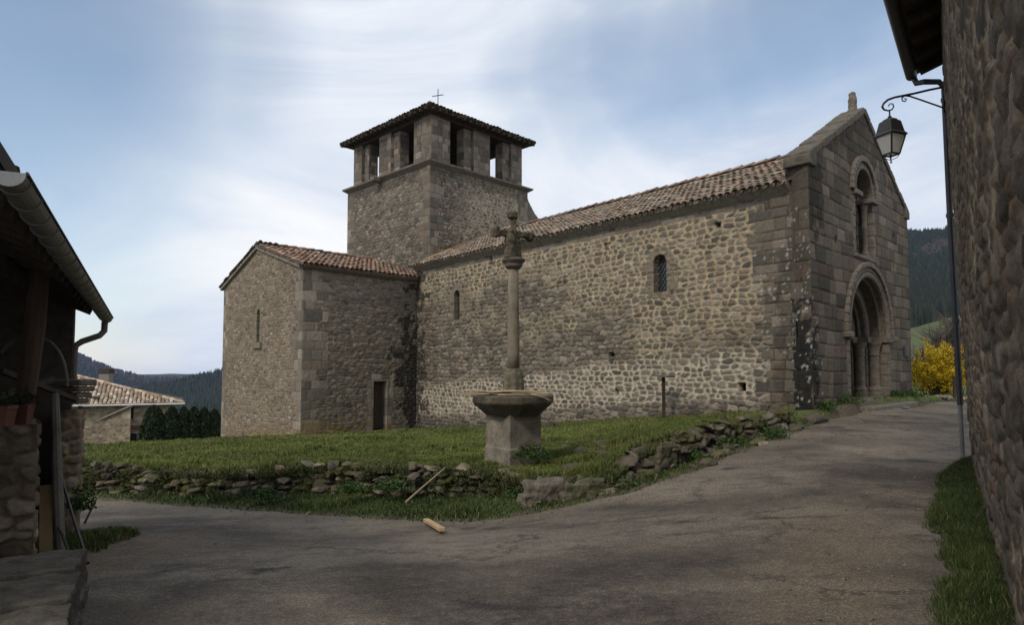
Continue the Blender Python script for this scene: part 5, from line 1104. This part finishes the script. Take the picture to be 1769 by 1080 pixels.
# ---------------------------------------------------------------- street lamp on its bracket
LY = 10.3; lp = lambda px_, py_, dy=0.: P(px_, py_, LY + dy)
lamp = empty('street_lamp', tuple(lp(1628, 160)), 'black iron lantern with frosted panes hanging from a scrolled wall bracket', 'street lamp')
B = MB(); main = [(1630, 150), (1605, 155), (1580, 161), (1560, 165), (1545, 168), (1534, 172), (1527, 178), (1524, 184), (1527, 189), (1534, 191), (1541, 189), (1544, 184), (1542, 179), (1537, 179), (1535, 183)]
B.tube([lp(*p) for p in main], [.018] * 8 + [.015, .013, .012, .011, .010, .009, .011], 8)
B.tube([lp(*p) for p in [(1630, 186), (1610, 179), (1590, 172), (1572, 166), (1563, 165), (1558, 169), (1559, 174), (1564, 175), (1566, 171), (1562, 170)]], [.013] * 5 + [.010] * 5, 8)
B.bar(lp(1630, 144), lp(1631, 194), .03, .02); B.link('bracket', M_IRON, lamp)
s_ = LY / F; ct = lp(1538, 0); cx, cy = xat(1538, LY, zat(235, LY)), LY; Zp = lambda py_: zat(py_, LY)
ya = R(20)
def sq(r, z): return [(cx + r * math.cos(ya + k * math.pi / 2 + math.pi / 4), cy + r * math.sin(ya + k * math.pi / 2 + math.pi / 4), z) for k in range(4)]
B = MB(); B.tube([(cx, cy, Zp(191)), (cx, cy, Zp(204))], .012, 8); B.lathe((cx, cy, Zp(206)), [(.05, 0), (.06, .01), (.025, .025), (.03, .04), (.015, .06)], 12); B.link('hanger', M_IRON, lamp)
B = MB(); rt_ = [(.135, 209), (.155, 211), (.2, 229), (.24, 233), (.24, 235)]
V = [p for r, y in rt_ for p in sq(r, Zp(y))]; B.add(V, [(i * 4 + k, i * 4 + (k + 1) % 4, (i + 1) * 4 + (k + 1) % 4, (i + 1) * 4 + k) for i in range(4) for k in range(4)] + [(3, 2, 1, 0), (16, 17, 18, 19)])
B.lathe((cx, cy, Zp(209)), [(.11, -.01), (.11, .01), (.05, .04), (.02, .05)], 12); B.link('lamp_hood', M_IRON, lamp)
T_, Bo = sq(.21, Zp(235)), sq(.12, Zp(267)); B = MB()
for k in range(4): B.bar(T_[k], Bo[k], .02); B.bar(T_[k], T_[(k + 1) % 4], .022); B.bar(Bo[k], Bo[(k + 1) % 4], .022)
zb_ = Zp(279); B.tube([(cx, cy, Zp(268)), (cx, cy, zb_)], .008, 6); B.lathe((cx, cy, zb_ - .01), [(.006, -.02), (.018, 0), (.006, .02)], 8)
for k in range(4):
    q0 = np.array(Bo[k]); B.tube([q0, q0 + (np.array([cx, cy, 0]) - [q0[0], q0[1], 0]) * .25 + [0, 0, -.05], (cx, cy, zb_ + .02)], .006, 6)
fr = B.link('lamp_frame', M_IRON, lamp)
m = bpy.data.materials.new('frosted_glass'); m.use_nodes = True; b_ = m.node_tree.nodes['Principled BSDF']; b_.inputs['Base Color'].default_value = (.72, .7, .65, 1); b_.inputs['Roughness'].default_value = .45; M_FROST = m; tr_ = nd(m.node_tree, 'ShaderNodeBsdfTranslucent'); tr_.inputs[0].default_value = (.8, .78, .72, 1); mx_ = nd(m.node_tree, 'ShaderNodeMixShader'); mx_.inputs[0].default_value = .65; m.node_tree.links.new(b_.outputs[0], mx_.inputs[1]); m.node_tree.links.new(tr_.outputs[0], mx_.inputs[2]); m.node_tree.links.new(mx_.outputs[0], m.node_tree.nodes['Material Output'].inputs[0])
tn = nd(m.node_tree, 'ShaderNodeTexNoise', inp={2: 14.}); bpn = nd(m.node_tree, 'ShaderNodeBump'); bpn.inputs['Strength'].default_value = .15; m.node_tree.links.new(tn.outputs[0], bpn.inputs['Height']); m.node_tree.links.new(bpn.outputs[0], b_.inputs['Normal'])
for k in range(4):
    B = MB(); a4 = [np.array(T_[k]), np.array(T_[(k + 1) % 4]), np.array(Bo[(k + 1) % 4]), np.array(Bo[k])]; cc_ = sum(a4) / 4; a4 = [cc_ + (p - cc_) * .97 for p in a4]; nn = 0
    B.add(a4, [(0, 1, 2, 3)]); B.link('pane', M_FROST, fr)
# ================================================================ left hand house with its porch
LG0, LG1 = P(14, 296, 3.25), P(184, 549, 9.0); ld = unit(LG1 - LG0); li = np.array([ld[1] * -1, ld[0], 0]); li = li if li[0] < 0 else -li; li = unit([li[0], li[1], 0])
porch = empty('porch_house', tuple(P(60, 980, 5.9)), 'old stone house with a dark timber porch and zinc gutter at the left edge', 'house')
B = MB(); gutter(B, LG0 + li * .0, LG1, .075)
for s_ in np.arange(0.02, 1.0, .052):
    p = LG0 + (LG1 - LG0) * s_; B.tube([p + li * .078 * math.cos(t) * 1 - np.array([0, 0, .078 * math.sin(t)]) for t in np.linspace(0, math.pi, 9)], .006, 5)
gt = B.link('gutter', M_ZINC, porch)
B = MB(); B.tube([LG0 - li * .078, LG1 - li * .078], .009, 6); B.link('gutter_bead', M_IRON, gt)
B = MB(); B.tube([P(181, 556, 8.95), P(180, 572, 8.95), P(172, 580, 8.9), P(142, 590, 8.8), P(131, 597, 8.75), P(128, 610, 8.72), P(127, 664, 8.7)], .04, 10); B.tube([P(128, 628, 8.72), P(128, 622, 8.72)], .048, 10); B.link('downpipe', mat_two('dull_pipe', (.12, .1, .09), (.2, .17, .155), 5, .1, .6), porch)
sU = unit(li + [0, 0, .42]); Lg = np.linalg.norm(LG1 - LG0)
B = MB(); a = LG0 - ld * .0 + [0, 0, .07] + li * .05; b = LG1 + [0, 0, .07] + li * .05
B.prism([a, a + sU * 6, a + sU * 6 + [0, 0, .1], a + [0, 0, .1]], b - a); prf = B.link('roof', M_WOOD, porch)
V, q, col = tiles(a + np.array([0, 0, .02]) + li * .1, ld, sU, Lg, 3.0, .24, .4, DARKT, seed=33, over=.0, lichen=.3, jit=2.2); link('roof_tiles', V, q, M_TILE, prf, col)
B = MB()
for s_ in np.arange(.1, Lg, .34): p = a + ld * s_; B.bar(p + li * .1 + [0, 0, -.02], p + sU * 4 + [0, 0, -.06], .09, .11)
for s_ in (.7, 1.3, 2.1, 3.0): B.bar(a + sU * s_ + [0, 0, -.1], b + sU * s_ + [0, 0, -.1], .12, .1)
B.link('rafters', M_WOOD, prf)
# walls of the porch: low parapet wall facing the camera, inner dark walls, far pier
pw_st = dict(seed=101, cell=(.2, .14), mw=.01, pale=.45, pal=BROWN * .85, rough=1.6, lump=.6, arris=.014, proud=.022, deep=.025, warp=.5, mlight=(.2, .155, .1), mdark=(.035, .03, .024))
pB = P(56, 980, 5.9)[:2]; pA = pB + np.array([-2.6, -1.0]); W_P = Wall(pA, pB); zt0 = zat(733, 5.9)
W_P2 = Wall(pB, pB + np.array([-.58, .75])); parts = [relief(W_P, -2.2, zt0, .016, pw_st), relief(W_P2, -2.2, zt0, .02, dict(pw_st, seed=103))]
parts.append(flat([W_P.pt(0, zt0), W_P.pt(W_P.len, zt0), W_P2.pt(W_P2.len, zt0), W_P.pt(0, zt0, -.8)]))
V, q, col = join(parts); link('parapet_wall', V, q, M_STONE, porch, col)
pr_st = dict(arris=.014, rough=1.8, seed=105, cell=(.2, .15), mw=.012, pale=lambda u, z: .8 + 0 * u, pal=BROWN, proud=.03, mlight=(.3, .24, .14), mdark=(.06, .05, .035))
q1 = P(136, 905, 8.35)[:2]; q0 = P(96, 905, 8.1)[:2]
W_Q = Wall(q0, q1); W_Q2 = Wall(q1, q1 + np.array([-.58, .8])); zc = zat(708, 8.2)
parts = [relief(W_Q, -2.5, zc, .02, pr_st), relief(W_Q2, -2.5, zc, .03, pr_st), flat([W_Q.pt(0, -2.5), W_Q.pt(0, zc), (*(q0 + [-.6, .8]), zc), (*(q0 + [-.6, .8]), -2.5)])]
V, q, col = join(parts); link('pier', V, q, M_STONE, porch, col)
B = MB()
for k, (x0, x1, y0, y1) in enumerate(((78, 143, 655, 668), (80, 141, 669, 680), (84, 137, 681, 692), (90, 134, 693, 704))):
    a_ = P(x0, y1, 8.0 - .0 * k); b_ = P(x1, y0, 8.05); B.box(((a_[0] + b_[0]) / 2 , 8.15, (a_[2] + b_[2]) / 2 + .01 * k), (b_[0] - a_[0], .4 - .04 * k, b_[2] - a_[2] - .012), (1, .1))
bevel(B.link('corbel_slabs', M_CARVE, porch), .015)
uw0, uw1 = P(90, 655, 8.75), P(123, 655, 8.75); W_U = Wall(uw0[:2], uw1[:2]); ztu = zat(545, 8.8)
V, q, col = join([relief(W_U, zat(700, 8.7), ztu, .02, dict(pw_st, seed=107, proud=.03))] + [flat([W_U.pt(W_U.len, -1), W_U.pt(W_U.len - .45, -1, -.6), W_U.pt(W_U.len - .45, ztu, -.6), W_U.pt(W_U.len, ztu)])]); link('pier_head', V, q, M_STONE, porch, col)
B = MB(); back = LG0 + li * 2.3 - ld * .3; be = LG1 + li * 2.3 - ld * .5
B.prism([(back[0], back[1], -2.6), (be[0], be[1], -2.8), (be[0], be[1], 1.78), (back[0], back[1], 2.1)], li * .3); e2 = LG1 + li * .35 - ld * .25
B.prism([(be[0], be[1], -2.8), (e2[0], e2[1], -2.8), (e2[0], e2[1], .92), (be[0], be[1], 1.78)], ld * .2); B.link('inner_wall', M_SLAB, porch)
B = MB(); B.tube([P(68, 470, 6.3), P(60, 560, 6.25), P(50, 640, 6.2), P(40, 704, 6.15)], [.085, .09, .085, .08], 9); B.link('timber_post', mat_two('brown_timber', (.035, .022, .014), (.075, .048, .031), 6, .5, .85, .01, (1, 1, .2)), porch)
B = MB(); B.bar(P(-40, 430, 5.6), P(66, 520, 6.5), .16, .14); B.bar(P(0, 640, 6.3), P(130, 690, 7.9), .05, .05); B.bar(P(-20, 690, 5.9), P(90, 655, 7.7), .05, .05); B.link('porch_beam', M_WOOD, porch)
B = MB(); hoop = [P(x, y, 7.0) for x, y in ((2, 610), (12, 596), (25, 588), (45, 584), (70, 584), (88, 592), (102, 608), (111, 628), (115, 650), (116, 668))]; B.tube(hoop, .018, 7)
tag(B.link('wooden_hoop', M_WOODG, None), 'thin bent wooden hoop standing in the porch behind the post', 'hoop')
B = MB(); B.bar(P(79, 966, 6.6), P(79, 840, 6.9), .11, .05); o = B.link('leaning_board', mat_two('ochre_board', (.12, .08, .04), (.2, .14, .075), 6, .4, .85, .01, (1, 1, .2)), None); tag(o, 'short ochre board standing upright in the dark porch doorway', 'board')
B = MB(); B.tube([P(105, 966, 6.7), P(99, 830, 6.9), P(95, 682, 7.2)], [.045, .05, .04], 8); tag(B.link('grey_pole', M_WOODG, None), 'thick grey wooden pole leaning upright against the porch pier', 'pole')
B = MB(); B.tube([P(152, 974, 6.2), P(128, 900, 6.8), P(105, 822, 7.4)], .016, 7); tag(B.link('iron_rod', M_IRON, None), 'thin dark rod leaning against the pier with its foot on the road', 'rod')
B = MB(); B.tube([P(146, 905, 8.0), P(157, 882, 8.1), P(167, 862, 8.2)], [.014, .012, .008], 6); tag(B.link('thin_stake', M_WOOD, None), 'short slanting stake sticking up beside the pier', 'stake')
B = MB(); B.tube([P(123, 966, 6.3), P(108, 925, 6.6), P(93, 898, 6.9)], [.016, .014, .01], 6); tag(B.link('crooked_stick', M_WOOD, None), 'crooked dark stick leaning low beside the grey pole', 'stick')
for i, (x0, x1, y0, y1, Y, lb) in enumerate(((-26, 22, 701, 737, 5.5, 'terracotta planter at the left edge on the porch wall'), (19, 54, 699, 734, 5.85, 'smaller terracotta planter on the porch wall beside the timber post'))):
    a_, b_ = P(x0, y1, Y), P(x1, y0, Y); pot = empty('flower_pot', ((a_[0] + b_[0]) / 2, Y, a_[2]), lb, 'flower pot', 'terracotta planters on the porch wall'); wd = b_[0] - a_[0]; ht = b_[2] - a_[2]; cxx = (a_[0] + b_[0]) / 2
    B = MB(); V = []
    for r, z in ((.42, 0), (.5, .82), (.53, .82), (.53, 1.), (.46, 1.), (.44, .85)):
        for sx, sy in ((-1, -1), (1, -1), (1, 1), (-1, 1)): V.append((cxx + sx * r * wd, Y + sy * r * .55 * wd * .9, a_[2] + z * ht))
    B.add(V, [(i_ * 4 + k, i_ * 4 + (k + 1) % 4, (i_ + 1) * 4 + (k + 1) % 4, (i_ + 1) * 4 + k) for i_ in range(5) for k in range(4)] + [(3, 2, 1, 0), (20, 21, 22, 23)]); bevel(B.link('pot', M_TERRA, pot), .008)
    V, q, cc = leaves((cxx, Y, b_[2]), .14, 160, .022, [(.02, .035, .014), (.03, .05, .02), (.03, .02, .02)], 80 + i, (1, .7, 1.1)); link('plant', V, q, M_LEAF, pot, cc)
M_STEP = mat_two('step_granite', (.035, .03, .024), (.15, .13, .1), 5, .8, .95, .03, s2=45, lo=.36, hi=.68)
SB = [((-3.3, 4.95, 0), (.95, .6, .36), 'rough stone block at the road end of the porch steps'), ((-2.98, 4.4, 0), (.95, .62, .36), 'broad flat topped step stone left of the road, second from the road end'), ((-2.66, 3.85, 0), (.95, .6, .35), 'pale topped step stone cut by the lower left corner of the view'),
      ((-4.0, 5.0, 0), (.7, .7, .34), 'step stone against the foot of the porch wall'), ((-3.6, 4.2, 0), (.7, .8, .34), 'step stone behind the flat topped one, partly out of view')]
for i, (c, dm, lb) in enumerate(SB):
    c = np.array(c, float); c[:2] += li[:2] * .36; c[2] = -1.575
    B = MB(); aa = math.atan2(li[1], li[0]) + (i % 3 - 1) * .05; zt_s = c[2] + dm[2] / 2 - .02 * (i % 3); nl = 3
    for k in range(nl): B.box((c[0] + .02 * (k - 1), c[1] - .015 * (k - 1), zt_s - .13 * (k + .5)), (dm[0] - .03 * (k % 2), dm[1] + .02 * (k % 2), .118), (math.cos(aa), math.sin(aa)))
    tag(lumpy(B.link('step_stone', M_STEP, None), .014, .05, .16, False), lb, 'step stone', 'stones of the porch steps')
# left grass patch by the pier
def patch_mesh():
    cx_, cy_ = P(150, 925, 7.6)[:2]; xs = np.linspace(-1.1, .75, 70); ys = np.linspace(-.95, 1.0, 70); A_, B2_ = np.meshgrid(xs, ys, indexing='ij'); X = cx_ + A_ - .15; Y = cy_ + B2_
    d = np.hypot(A_ / .7, B2_ / .85) + (fbm(X * 2, Y * 2, 120, 3) - .5) * .8; Z = RT(X, Y) + .07 * sst(1.05, .6, d) - .03; return X, Y, Z, d
X, Y, Z, d_ = patch_mesh(); V = np.stack([X, Y, Z], -1).reshape(-1, 3); ii = np.arange(X.size).reshape(X.shape); q = np.stack([ii[:-1, :-1], ii[1:, :-1], ii[1:, 1:], ii[:-1, 1:]], -1).reshape(-1, 4); q = q[(d_[:-1, :-1] < 1.1).ravel()]
link('dirt_patch', V, q, M_GROUND, None, lerp((.07, .055, .04), (.16, .125, .09), fbm(X * 4, Y * 4, 121, 3)).reshape(-1, 3), True, base=(0, 0, 0))['kind'] = 'structure'
r_ = np.random.default_rng(22); n = 16000; ix = r_.integers(0, 70, n); iy = r_.integers(0, 70, n); kk = d_[ix, iy] < .85; ix, iy = ix[kk], iy[kk]; bx_ = X[ix, iy] + r_.normal(0, .015, len(ix)); by_ = Y[ix, iy] + r_.normal(0, .015, len(ix))
V, fc, cc = blades(bx_, by_, Z[ix, iy], .03 + .08 * r_.random(len(ix)), .009 + 0 * bx_, gcol(bx_, by_, r_, (.03, .055, .012), (.08, .11, .03), .05), .8, 23)
tag(link('pier_grass', V, fc, M_GRASS, None, cc, base=(0, 0, 0)), 'small tuft of dark grass on the road side of the porch pier', 'grass', kind='stuff')
c = P(140, 880, 8.1); V, q, cc = leaves(c, .2, 300, .03, WG, 99, (.8, .8, 1.6)); tag(link('weed', V, q, M_LEAF, None, cc), 'leafy weed climbing at the foot of the porch pier', 'weed', 'weeds along the wall, bank and facade')
# ================================================================ farmhouse and hedge beyond the lawn
FY = 60.
fx_ = lambda p, y=FY: (p - PX) / F * y
W_F = Wall((fx_(40, 54.8), 54.8), (fx_(309), FY)); farm = empty('farmhouse', (fx_(220), FY, -7.5), 'low stone farmhouse with a pale hipped tile roof beyond the lawn on the left', 'farmhouse')
f_st = dict(seed=131, cell=(.42, .26), mw=.02, pale=.7, pal=BROWN * 1.25, proud=.03, mlight=(.34, .28, .2)); ez = zat(696, FY)
V, q, col = join([relief(W_F, -8, ez, .09, f_st), flat([W_F.pt(W_F.len, -8), W_F.pt(W_F.len, -8, -12), W_F.pt(W_F.len, ez, -12), W_F.pt(W_F.len, ez)])]); fw_ = link('wall', V, q, M_STONE, farm, col)
W_F2 = Wall((fx_(120, 57.5), 57.5), (fx_(229, 57.5), 57.5)); zf2 = lambda us: np.interp(us, [0, W_F2.len], [zat(752, 57.5), zat(703, 57.5)])
V, q, col = join([relief(W_F2, -8, zf2, .09, dict(f_st, seed=133, pal=BROWN * 1.1)), flat([W_F2.pt(W_F2.len, -8), W_F2.pt(W_F2.len - .15, -8, -.3), W_F2.pt(W_F2.len - .15, zat(703, 57.5), -.3), W_F2.pt(W_F2.len, zat(703, 57.5))])]); st2 = link('stair_wall', V, q, M_STONE, farm, col)
B = MB(); B.bar(W_F2.pt(0, zat(752, 57.5) + .05, 0), W_F2.pt(W_F2.len, zat(703, 57.5) + .05, 0), .5, .14); B.link('stair_coping', M_CARVEP, st2)
B = MB(); B.box(W_F2.pt(1.5, -3.6, .02), (2.4, .1, 2.6), (1, 0)); B.link('dark_panel', M_WOOD, st2)  # plain dark brown panel above the low end of the stair wall
def fbox(name, x0, x1, y0, y1, n_, mt, par, d=.12):
    u0, z0 = W_F.uv(x0, y1); u1, z1 = W_F.uv(x1, y0); B = MB(); B.box(W_F.pt((u0 + u1) / 2, (z0 + z1) / 2, n_), (u1 - u0, d, z1 - z0), W_F.d); return B.link(name, mt, par)
wn_ = fbox('window', 226.5, 231, 702, 724, .04, M_DARK, fw_); fbox('window_sill', 224.5, 233, 724.5, 726, .12, M_CARVEP, fw_); fbox('brick_panel', 224, 248, 735, 742, .06, M_TERRA, fw_); fbox('door', 225, 236, 749, 775, .05, M_DARK, fw_)
fbox('door_leaf', 236, 243, 749, 775, .1, M_WOODG, fw_); fbox('door_surround', 243, 246, 747, 775, .12, M_CARVEP, fw_)
rz0, rz1 = ez - .05, ez + 2.35; q3 = lambda u, n_, z: W_F.pt(u, z, n_)
WFL = W_F.len; eL, eR, rL, rR, bR, bL = q3(0, .5, rz0), q3(WFL + .5, .5, rz0), q3(0, -6, rz1), q3(WFL - 8.6, -6, rz1), q3(WFL + .5, -12.4, rz0), q3(0, -12.4, rz0)
B = MB(); B.add([eL, eR, rR, rL, bR, bL], [(0, 1, 2, 3), (1, 4, 2), (2, 4, 5, 3), (0, 3, 5), (0, 5, 4, 1)]); frf = B.link('roof', M_SLAB, farm)
s_ = unit(np.append(-W_F.n * 6.5, rz1 - rz0)); Ls = math.hypot(6.5, rz1 - rz0); Ln = WFL + .5; hipx = 9.1; fd = np.append(W_F.d, 0)
V, q, col = tiles(eL, fd, s_, Ln, Ls, .32, .5, PALET, keep=lambda u, s: u < Ln - hipx * s / Ls + .1, seed=41, lichen=.1, jit=1.5, seg=4); link('roof_tiles', V, q, M_TILE, frf, col)
ridge(eR + [0, 0, .1], rR + [0, 0, .12], frf, .2, PALET, 'hip_tiles')
B = MB(); B.tube([q3(0, .62, rz0 - .03), q3(WFL + .6, .62, rz0 - .03)], .08, 8); B.link('gutter', mat_two('white_gutter', (.5, .48, .45), (.65, .63, .6), 5, .1, .5), farm)
B = MB(); uc_, zc_ = W_F.uv(183, 657, -6.2); cc0 = q3(uc_, -6.2, zc_); B.box(cc0 + [0, 0, -.1], (.95, .7, 1.3), (1, 0)); ch = B.link('chimney', M_CARVEP, frf); B = MB(); B.box(cc0 + [0, 0, .85], (1.1, .8, .45), (1, 0)); B.link('chimney_cap', M_WOOD, frf)
CY = [(269, 21, 702, 'leftmost and broadest clipped conifer, nearest the farmhouse'), (300, 16, 704, 'second clipped conifer from the farmhouse'), (320, 12, 705, 'third clipped conifer from the farmhouse'), (338, 14, 705, 'fourth clipped conifer from the farmhouse'), (356, 12, 706, 'fifth clipped conifer from the farmhouse'), (373, 12, 709, 'last clipped conifer, half hidden by the transept')]
for i, (px_, hwp, top, lb) in enumerate(CY):
    Y = 44 + i * .4; zt_ = zat(top, Y); zb_ = -5.4; cxx = fx_(px_, Y); tr = empty('conifer', (cxx, Y, zb_), lb, 'conifer', 'clipped conifers beyond the lawn'); B = MB(); B.tube([(cxx, Y, zb_), (cxx, Y, zt_ - .5)], [.12, .04], 7); B.link('trunk', M_WOOD, tr)
    r_ = np.random.default_rng(300 + i); n = 5200; t = r_.random(n) ** .85; zz = zb_ + .1 + t * (zt_ - zb_ - .1); prof = np.interp(t, [0, .15, .5, .8, .93, 1], [.85, 1., .95, .66, .4, .06]) * hwp * Y / F; an = r_.uniform(0, 2 * math.pi, n)
    rr = prof * (.66 + .36 * r_.random(n)) * (.7 + .62 * fbm(an * 1.3 + i * 9, zz * 1.3, 140, 3)); p = np.stack([cxx + rr * np.cos(an), Y + rr * np.sin(an), zz], -1)
    a = r_.normal(size=(n, 3)) * .6; a[:, 2] += 1.1; a /= np.linalg.norm(a, axis=1)[:, None]; b = np.cross(a, r_.normal(size=(n, 3))); b /= np.linalg.norm(b, axis=1)[:, None]; s = r_.uniform(.06, .13, (n, 1))
    V = np.stack([p - a * s, p + b * s * .6, p + a * s * 1.3, p - b * s * .6], 1).reshape(-1, 3); q = np.arange(n)[:, None] * 4 + np.arange(4)[None]; cc = np.repeat(np.array([.022, .034, .014]) * r_.uniform(.5, 1.5, (n, 1)), 4, 0); link('crown', V, q, M_LEAF, tr, cc)
# ================================================================ yellow bush and the things round it
by0 = 24.; bush = empty('flowering_shrub', tuple(P(1612, 690, by0)), 'bright yellow flowering shrub beyond the right end of the church', 'shrub'); bc = P(1622, 650, by0)
r_ = np.random.default_rng(77); B = MB(); tips = []
for i in range(110):
    a0 = r_.uniform(0, 2 * math.pi); sp_ = r_.uniform(.2, 1.35); hh = r_.uniform(.9, 1.75) * (1.35 - .35 * sp_); b0 = np.array([bc[0] + r_.normal(0, .2), bc[1] + r_.normal(0, .2), -1.15]); mid = b0 + [math.cos(a0) * sp_ * .45, math.sin(a0) * sp_ * .45, hh * .8]; tp = b0 + [math.cos(a0) * sp_, math.sin(a0) * sp_, hh * (1.05 if sp_ < .8 else .8)]
    pts = [b0 * (1 - t) ** 2 + mid * 2 * t * (1 - t) + tp * t * t for t in np.linspace(0, 1, 6)]; B.tube(pts, [.012, .011, .009, .007, .005, .003], 4, False); tips.append(pts)
B.link('stems', M_WOOD, bush)
n = 23000; ti = r_.integers(0, len(tips), n); tt = r_.uniform(.22, 1., n) ** .8 * 4.999; i0 = tt.astype(int); fr_ = (tt - i0)[:, None]; A_ = np.array(tips); p = A_[ti, i0] * (1 - fr_) + A_[ti, np.minimum(i0 + 1, 5)] * fr_ + r_.normal(0, .055, (n, 3))
a = r_.normal(size=(n, 3)); a /= np.linalg.norm(a, axis=1)[:, None]; b = np.cross(a, r_.normal(size=(n, 3))); b /= np.linalg.norm(b, axis=1)[:, None]; s = r_.uniform(.016, .034, (n, 1)); V = np.stack([p - a * s, p + b * s * .7, p + a * s, p - b * s * .7], 1).reshape(-1, 3); q = np.arange(n)[:, None] * 4 + np.arange(4)[None]
cl_ = np.array([(.5, .35, .014), (.4, .27, .012), (.6, .44, .03), (.22, .15, .012)]); cc = np.repeat(cl_[r_.integers(0, 4, n)], 4, 0); link('blossom', V, q, mat_col('blossom_petal', var=.12, s1=3, s2=30, bump=0, rough=.6), bush, cc)
parts = []
for i in range(16): px_ = 1588 + i * 7.5; c = P(px_, 688 + random.uniform(-2, 1), 22.4); parts.append(rock(c, (random.uniform(.16, .3), .24, random.uniform(.12, .2)), random.random(), 400 + i, 2, 0, .3, GREY, .6, 1.2))
V, Fc, cc = join(parts); tag(link('rubble_kerb', V, Fc, M_ROCK, None, cc), 'low row of rough stones edging the road under the yellow shrub', 'stone edging')
B = MB(); p = P(1649, 688, 22.); B.bar(p, P(1648, 650, 22.), .07); tag(B.link('fence_post', M_WOOD, None), 'short dark post beside the yellow shrub near the downpipe', 'post')
pb = P(1548, 703, 17.2); B = MB(); B.lathe((pb[0], pb[1], gz(pb[0], pb[1])), [(.3, 0), (.3, .03), (.26, .06), (.1, .1)], 10); tag(lumpy(B.link('slate_piece', M_PIPE, None), .02, .03, .2), 'dark flat stone lying at the road edge by the portal steps', 'stone')
# bare scrub behind the shrub
sc_tr = [(1655, 622, 40, 1.5, 'bare brown bush just behind the yellow shrub'), (1630, 600, 75, 3.2, 'bare grey tree at the foot of the meadow'), (1660, 590, 85, 4.5, 'taller bare tree at the right of the meadow'), (1592, 628, 60, 1.7, 'low dark bush at the left foot of the meadow')]
for i, (px_, py_, Y, rad, lb) in enumerate(sc_tr):
    c = P(px_, py_, Y); t_ = empty('bare_tree', (c[0], c[1], c[2] - rad * 1.2), lb, 'bare tree', 'bare trees and scrub behind the yellow shrub'); B = MB(); r_ = random.Random(i + 5); B.tube([(c[0], c[1], c[2] - rad * 1.3), tuple(c)], [rad * .06, rad * .03], 6); B.link('trunk', M_WOODG, t_); B = MB()
    for k in range(150):
        s0 = c + np.array([0, 0, r_.uniform(-1, .2) * rad]); d = unit([r_.gauss(0, 1), r_.gauss(0, 1), r_.uniform(.1, 1.4)]); e = s0 + d * rad * r_.uniform(.5, 1.05); B.tube([s0, (s0 + e) / 2 + [0, 0, -.05 * rad], e], [rad * .02, rad * .014, rad * .006], 3, False)
        for kk in range(3): e2 = e + unit([r_.gauss(0, 1), r_.gauss(0, 1), r_.uniform(0, 1)]) * rad * .3; B.tube([s0 * .4 + e * .6, e2], [rad * .012, rad * .005], 3, False)
    B.link('crown', mat_two('twigs_%d' % i, (.045, .035, .028), (.1, .085, .07), 3, 0, .9), t_)
# ================================================================ forests on the hills
def forest(pmin, pmax, dmin, dmax, n, hmin, hmax, seed, name, label, cols):
    r_ = np.random.default_rng(seed); px_ = r_.uniform(pmin, pmax, n); D = r_.uniform(dmin ** .5, dmax ** .5, n) ** 2; X = (px_ - PX) / F * D; z = far_z(px_, D, 0 * D - 6); h = r_.uniform(hmin, hmax, n) * (.7 + .6 * fbm(px_ * .03, D * .01, seed, 2)); rr = h * r_.uniform(.16, .3, n)
    dec = fbm(px_ * .012, D * .006, seed + 3, 3) > .56
    k = 6; an = np.linspace(0, 2 * math.pi, k, endpoint=False); V = np.zeros((n, 2 * k + 1, 3))
    for j in range(k): 
        jr = r_.uniform(.75, 1.25, n); V[:, j] = np.stack([X + rr * jr * math.cos(an[j]), D + rr * jr * math.sin(an[j]), z - 1 + h * .12], -1)
        wr = np.where(dec, .95, .55) * r_.uniform(.7, 1.2, n); V[:, k + j] = np.stack([X + rr * wr * math.cos(an[j]), D + rr * wr * math.sin(an[j]), z + h * np.where(dec, .62, .5)], -1)
    V[:, 2 * k] = np.stack([X, D, z + h * np.where(dec, .85, 1.)], -1)
    b = np.arange(k); b2 = (b + 1) % k; q = np.stack([b, b2, b2 + k, b + k], -1); t = np.stack([b + k, b2 + k, b * 0 + 2 * k], -1); o_ = (np.arange(n) * (2 * k + 1))[:, None, None]
    c = np.array(cols)[np.where(dec, 1, 0)] * r_.uniform(.6, 1.4, (n, 1)); tag(link(name, V.reshape(-1, 3), [(q[None] + o_).reshape(-1, 4), (t[None] + o_).reshape(-1, 3)], M_LEAF, None, np.repeat(c, 2 * k + 1, 0), base=(0, 0, 0)), label, 'forest', kind='stuff')
forest(-150, 480, 560, 2000, 26000, 7, 13, 501, 'forest_left', 'dark conifer woods covering the blue hills far beyond the farmhouse', [(.02, .028, .018), (.045, .038, .028)])
bpy.data.objects['forest_left'].name = 'valley_forest'
forest(1480, 1800, 335, 960, 12000, 8, 14, 502, 'hill_forest', 'dense dark fir forest on the hillside behind the church portal end', [(.015, .021, .012), (.035, .029, .022)])
# ================================================================ air
hz = MB(); hz.add([(x, y, z) for x in (-7000, 7000) for y in (-40, 3700) for z in (-75, 330)], [(0, 1, 3, 2), (4, 6, 7, 5), (0, 4, 5, 1), (2, 3, 7, 6), (0, 2, 6, 4), (1, 5, 7, 3)])
m = bpy.data.materials.new('air'); m.use_nodes = True; t = m.node_tree; t.nodes.remove(t.nodes['Principled BSDF']); pv = nd(t, 'ShaderNodeVolumePrincipled'); pv.inputs['Color'].default_value = (.38, .55, 1, 1); pv.inputs['Density'].default_value = .00006; t.links.new(pv.outputs[0], t.nodes['Material Output'].inputs['Volume'])
o = hz.link('haze', m, None, base=(0, 0, 0)); o['kind'] = 'stuff'; tag(o, 'thin blue air that fades the far hills', 'haze')
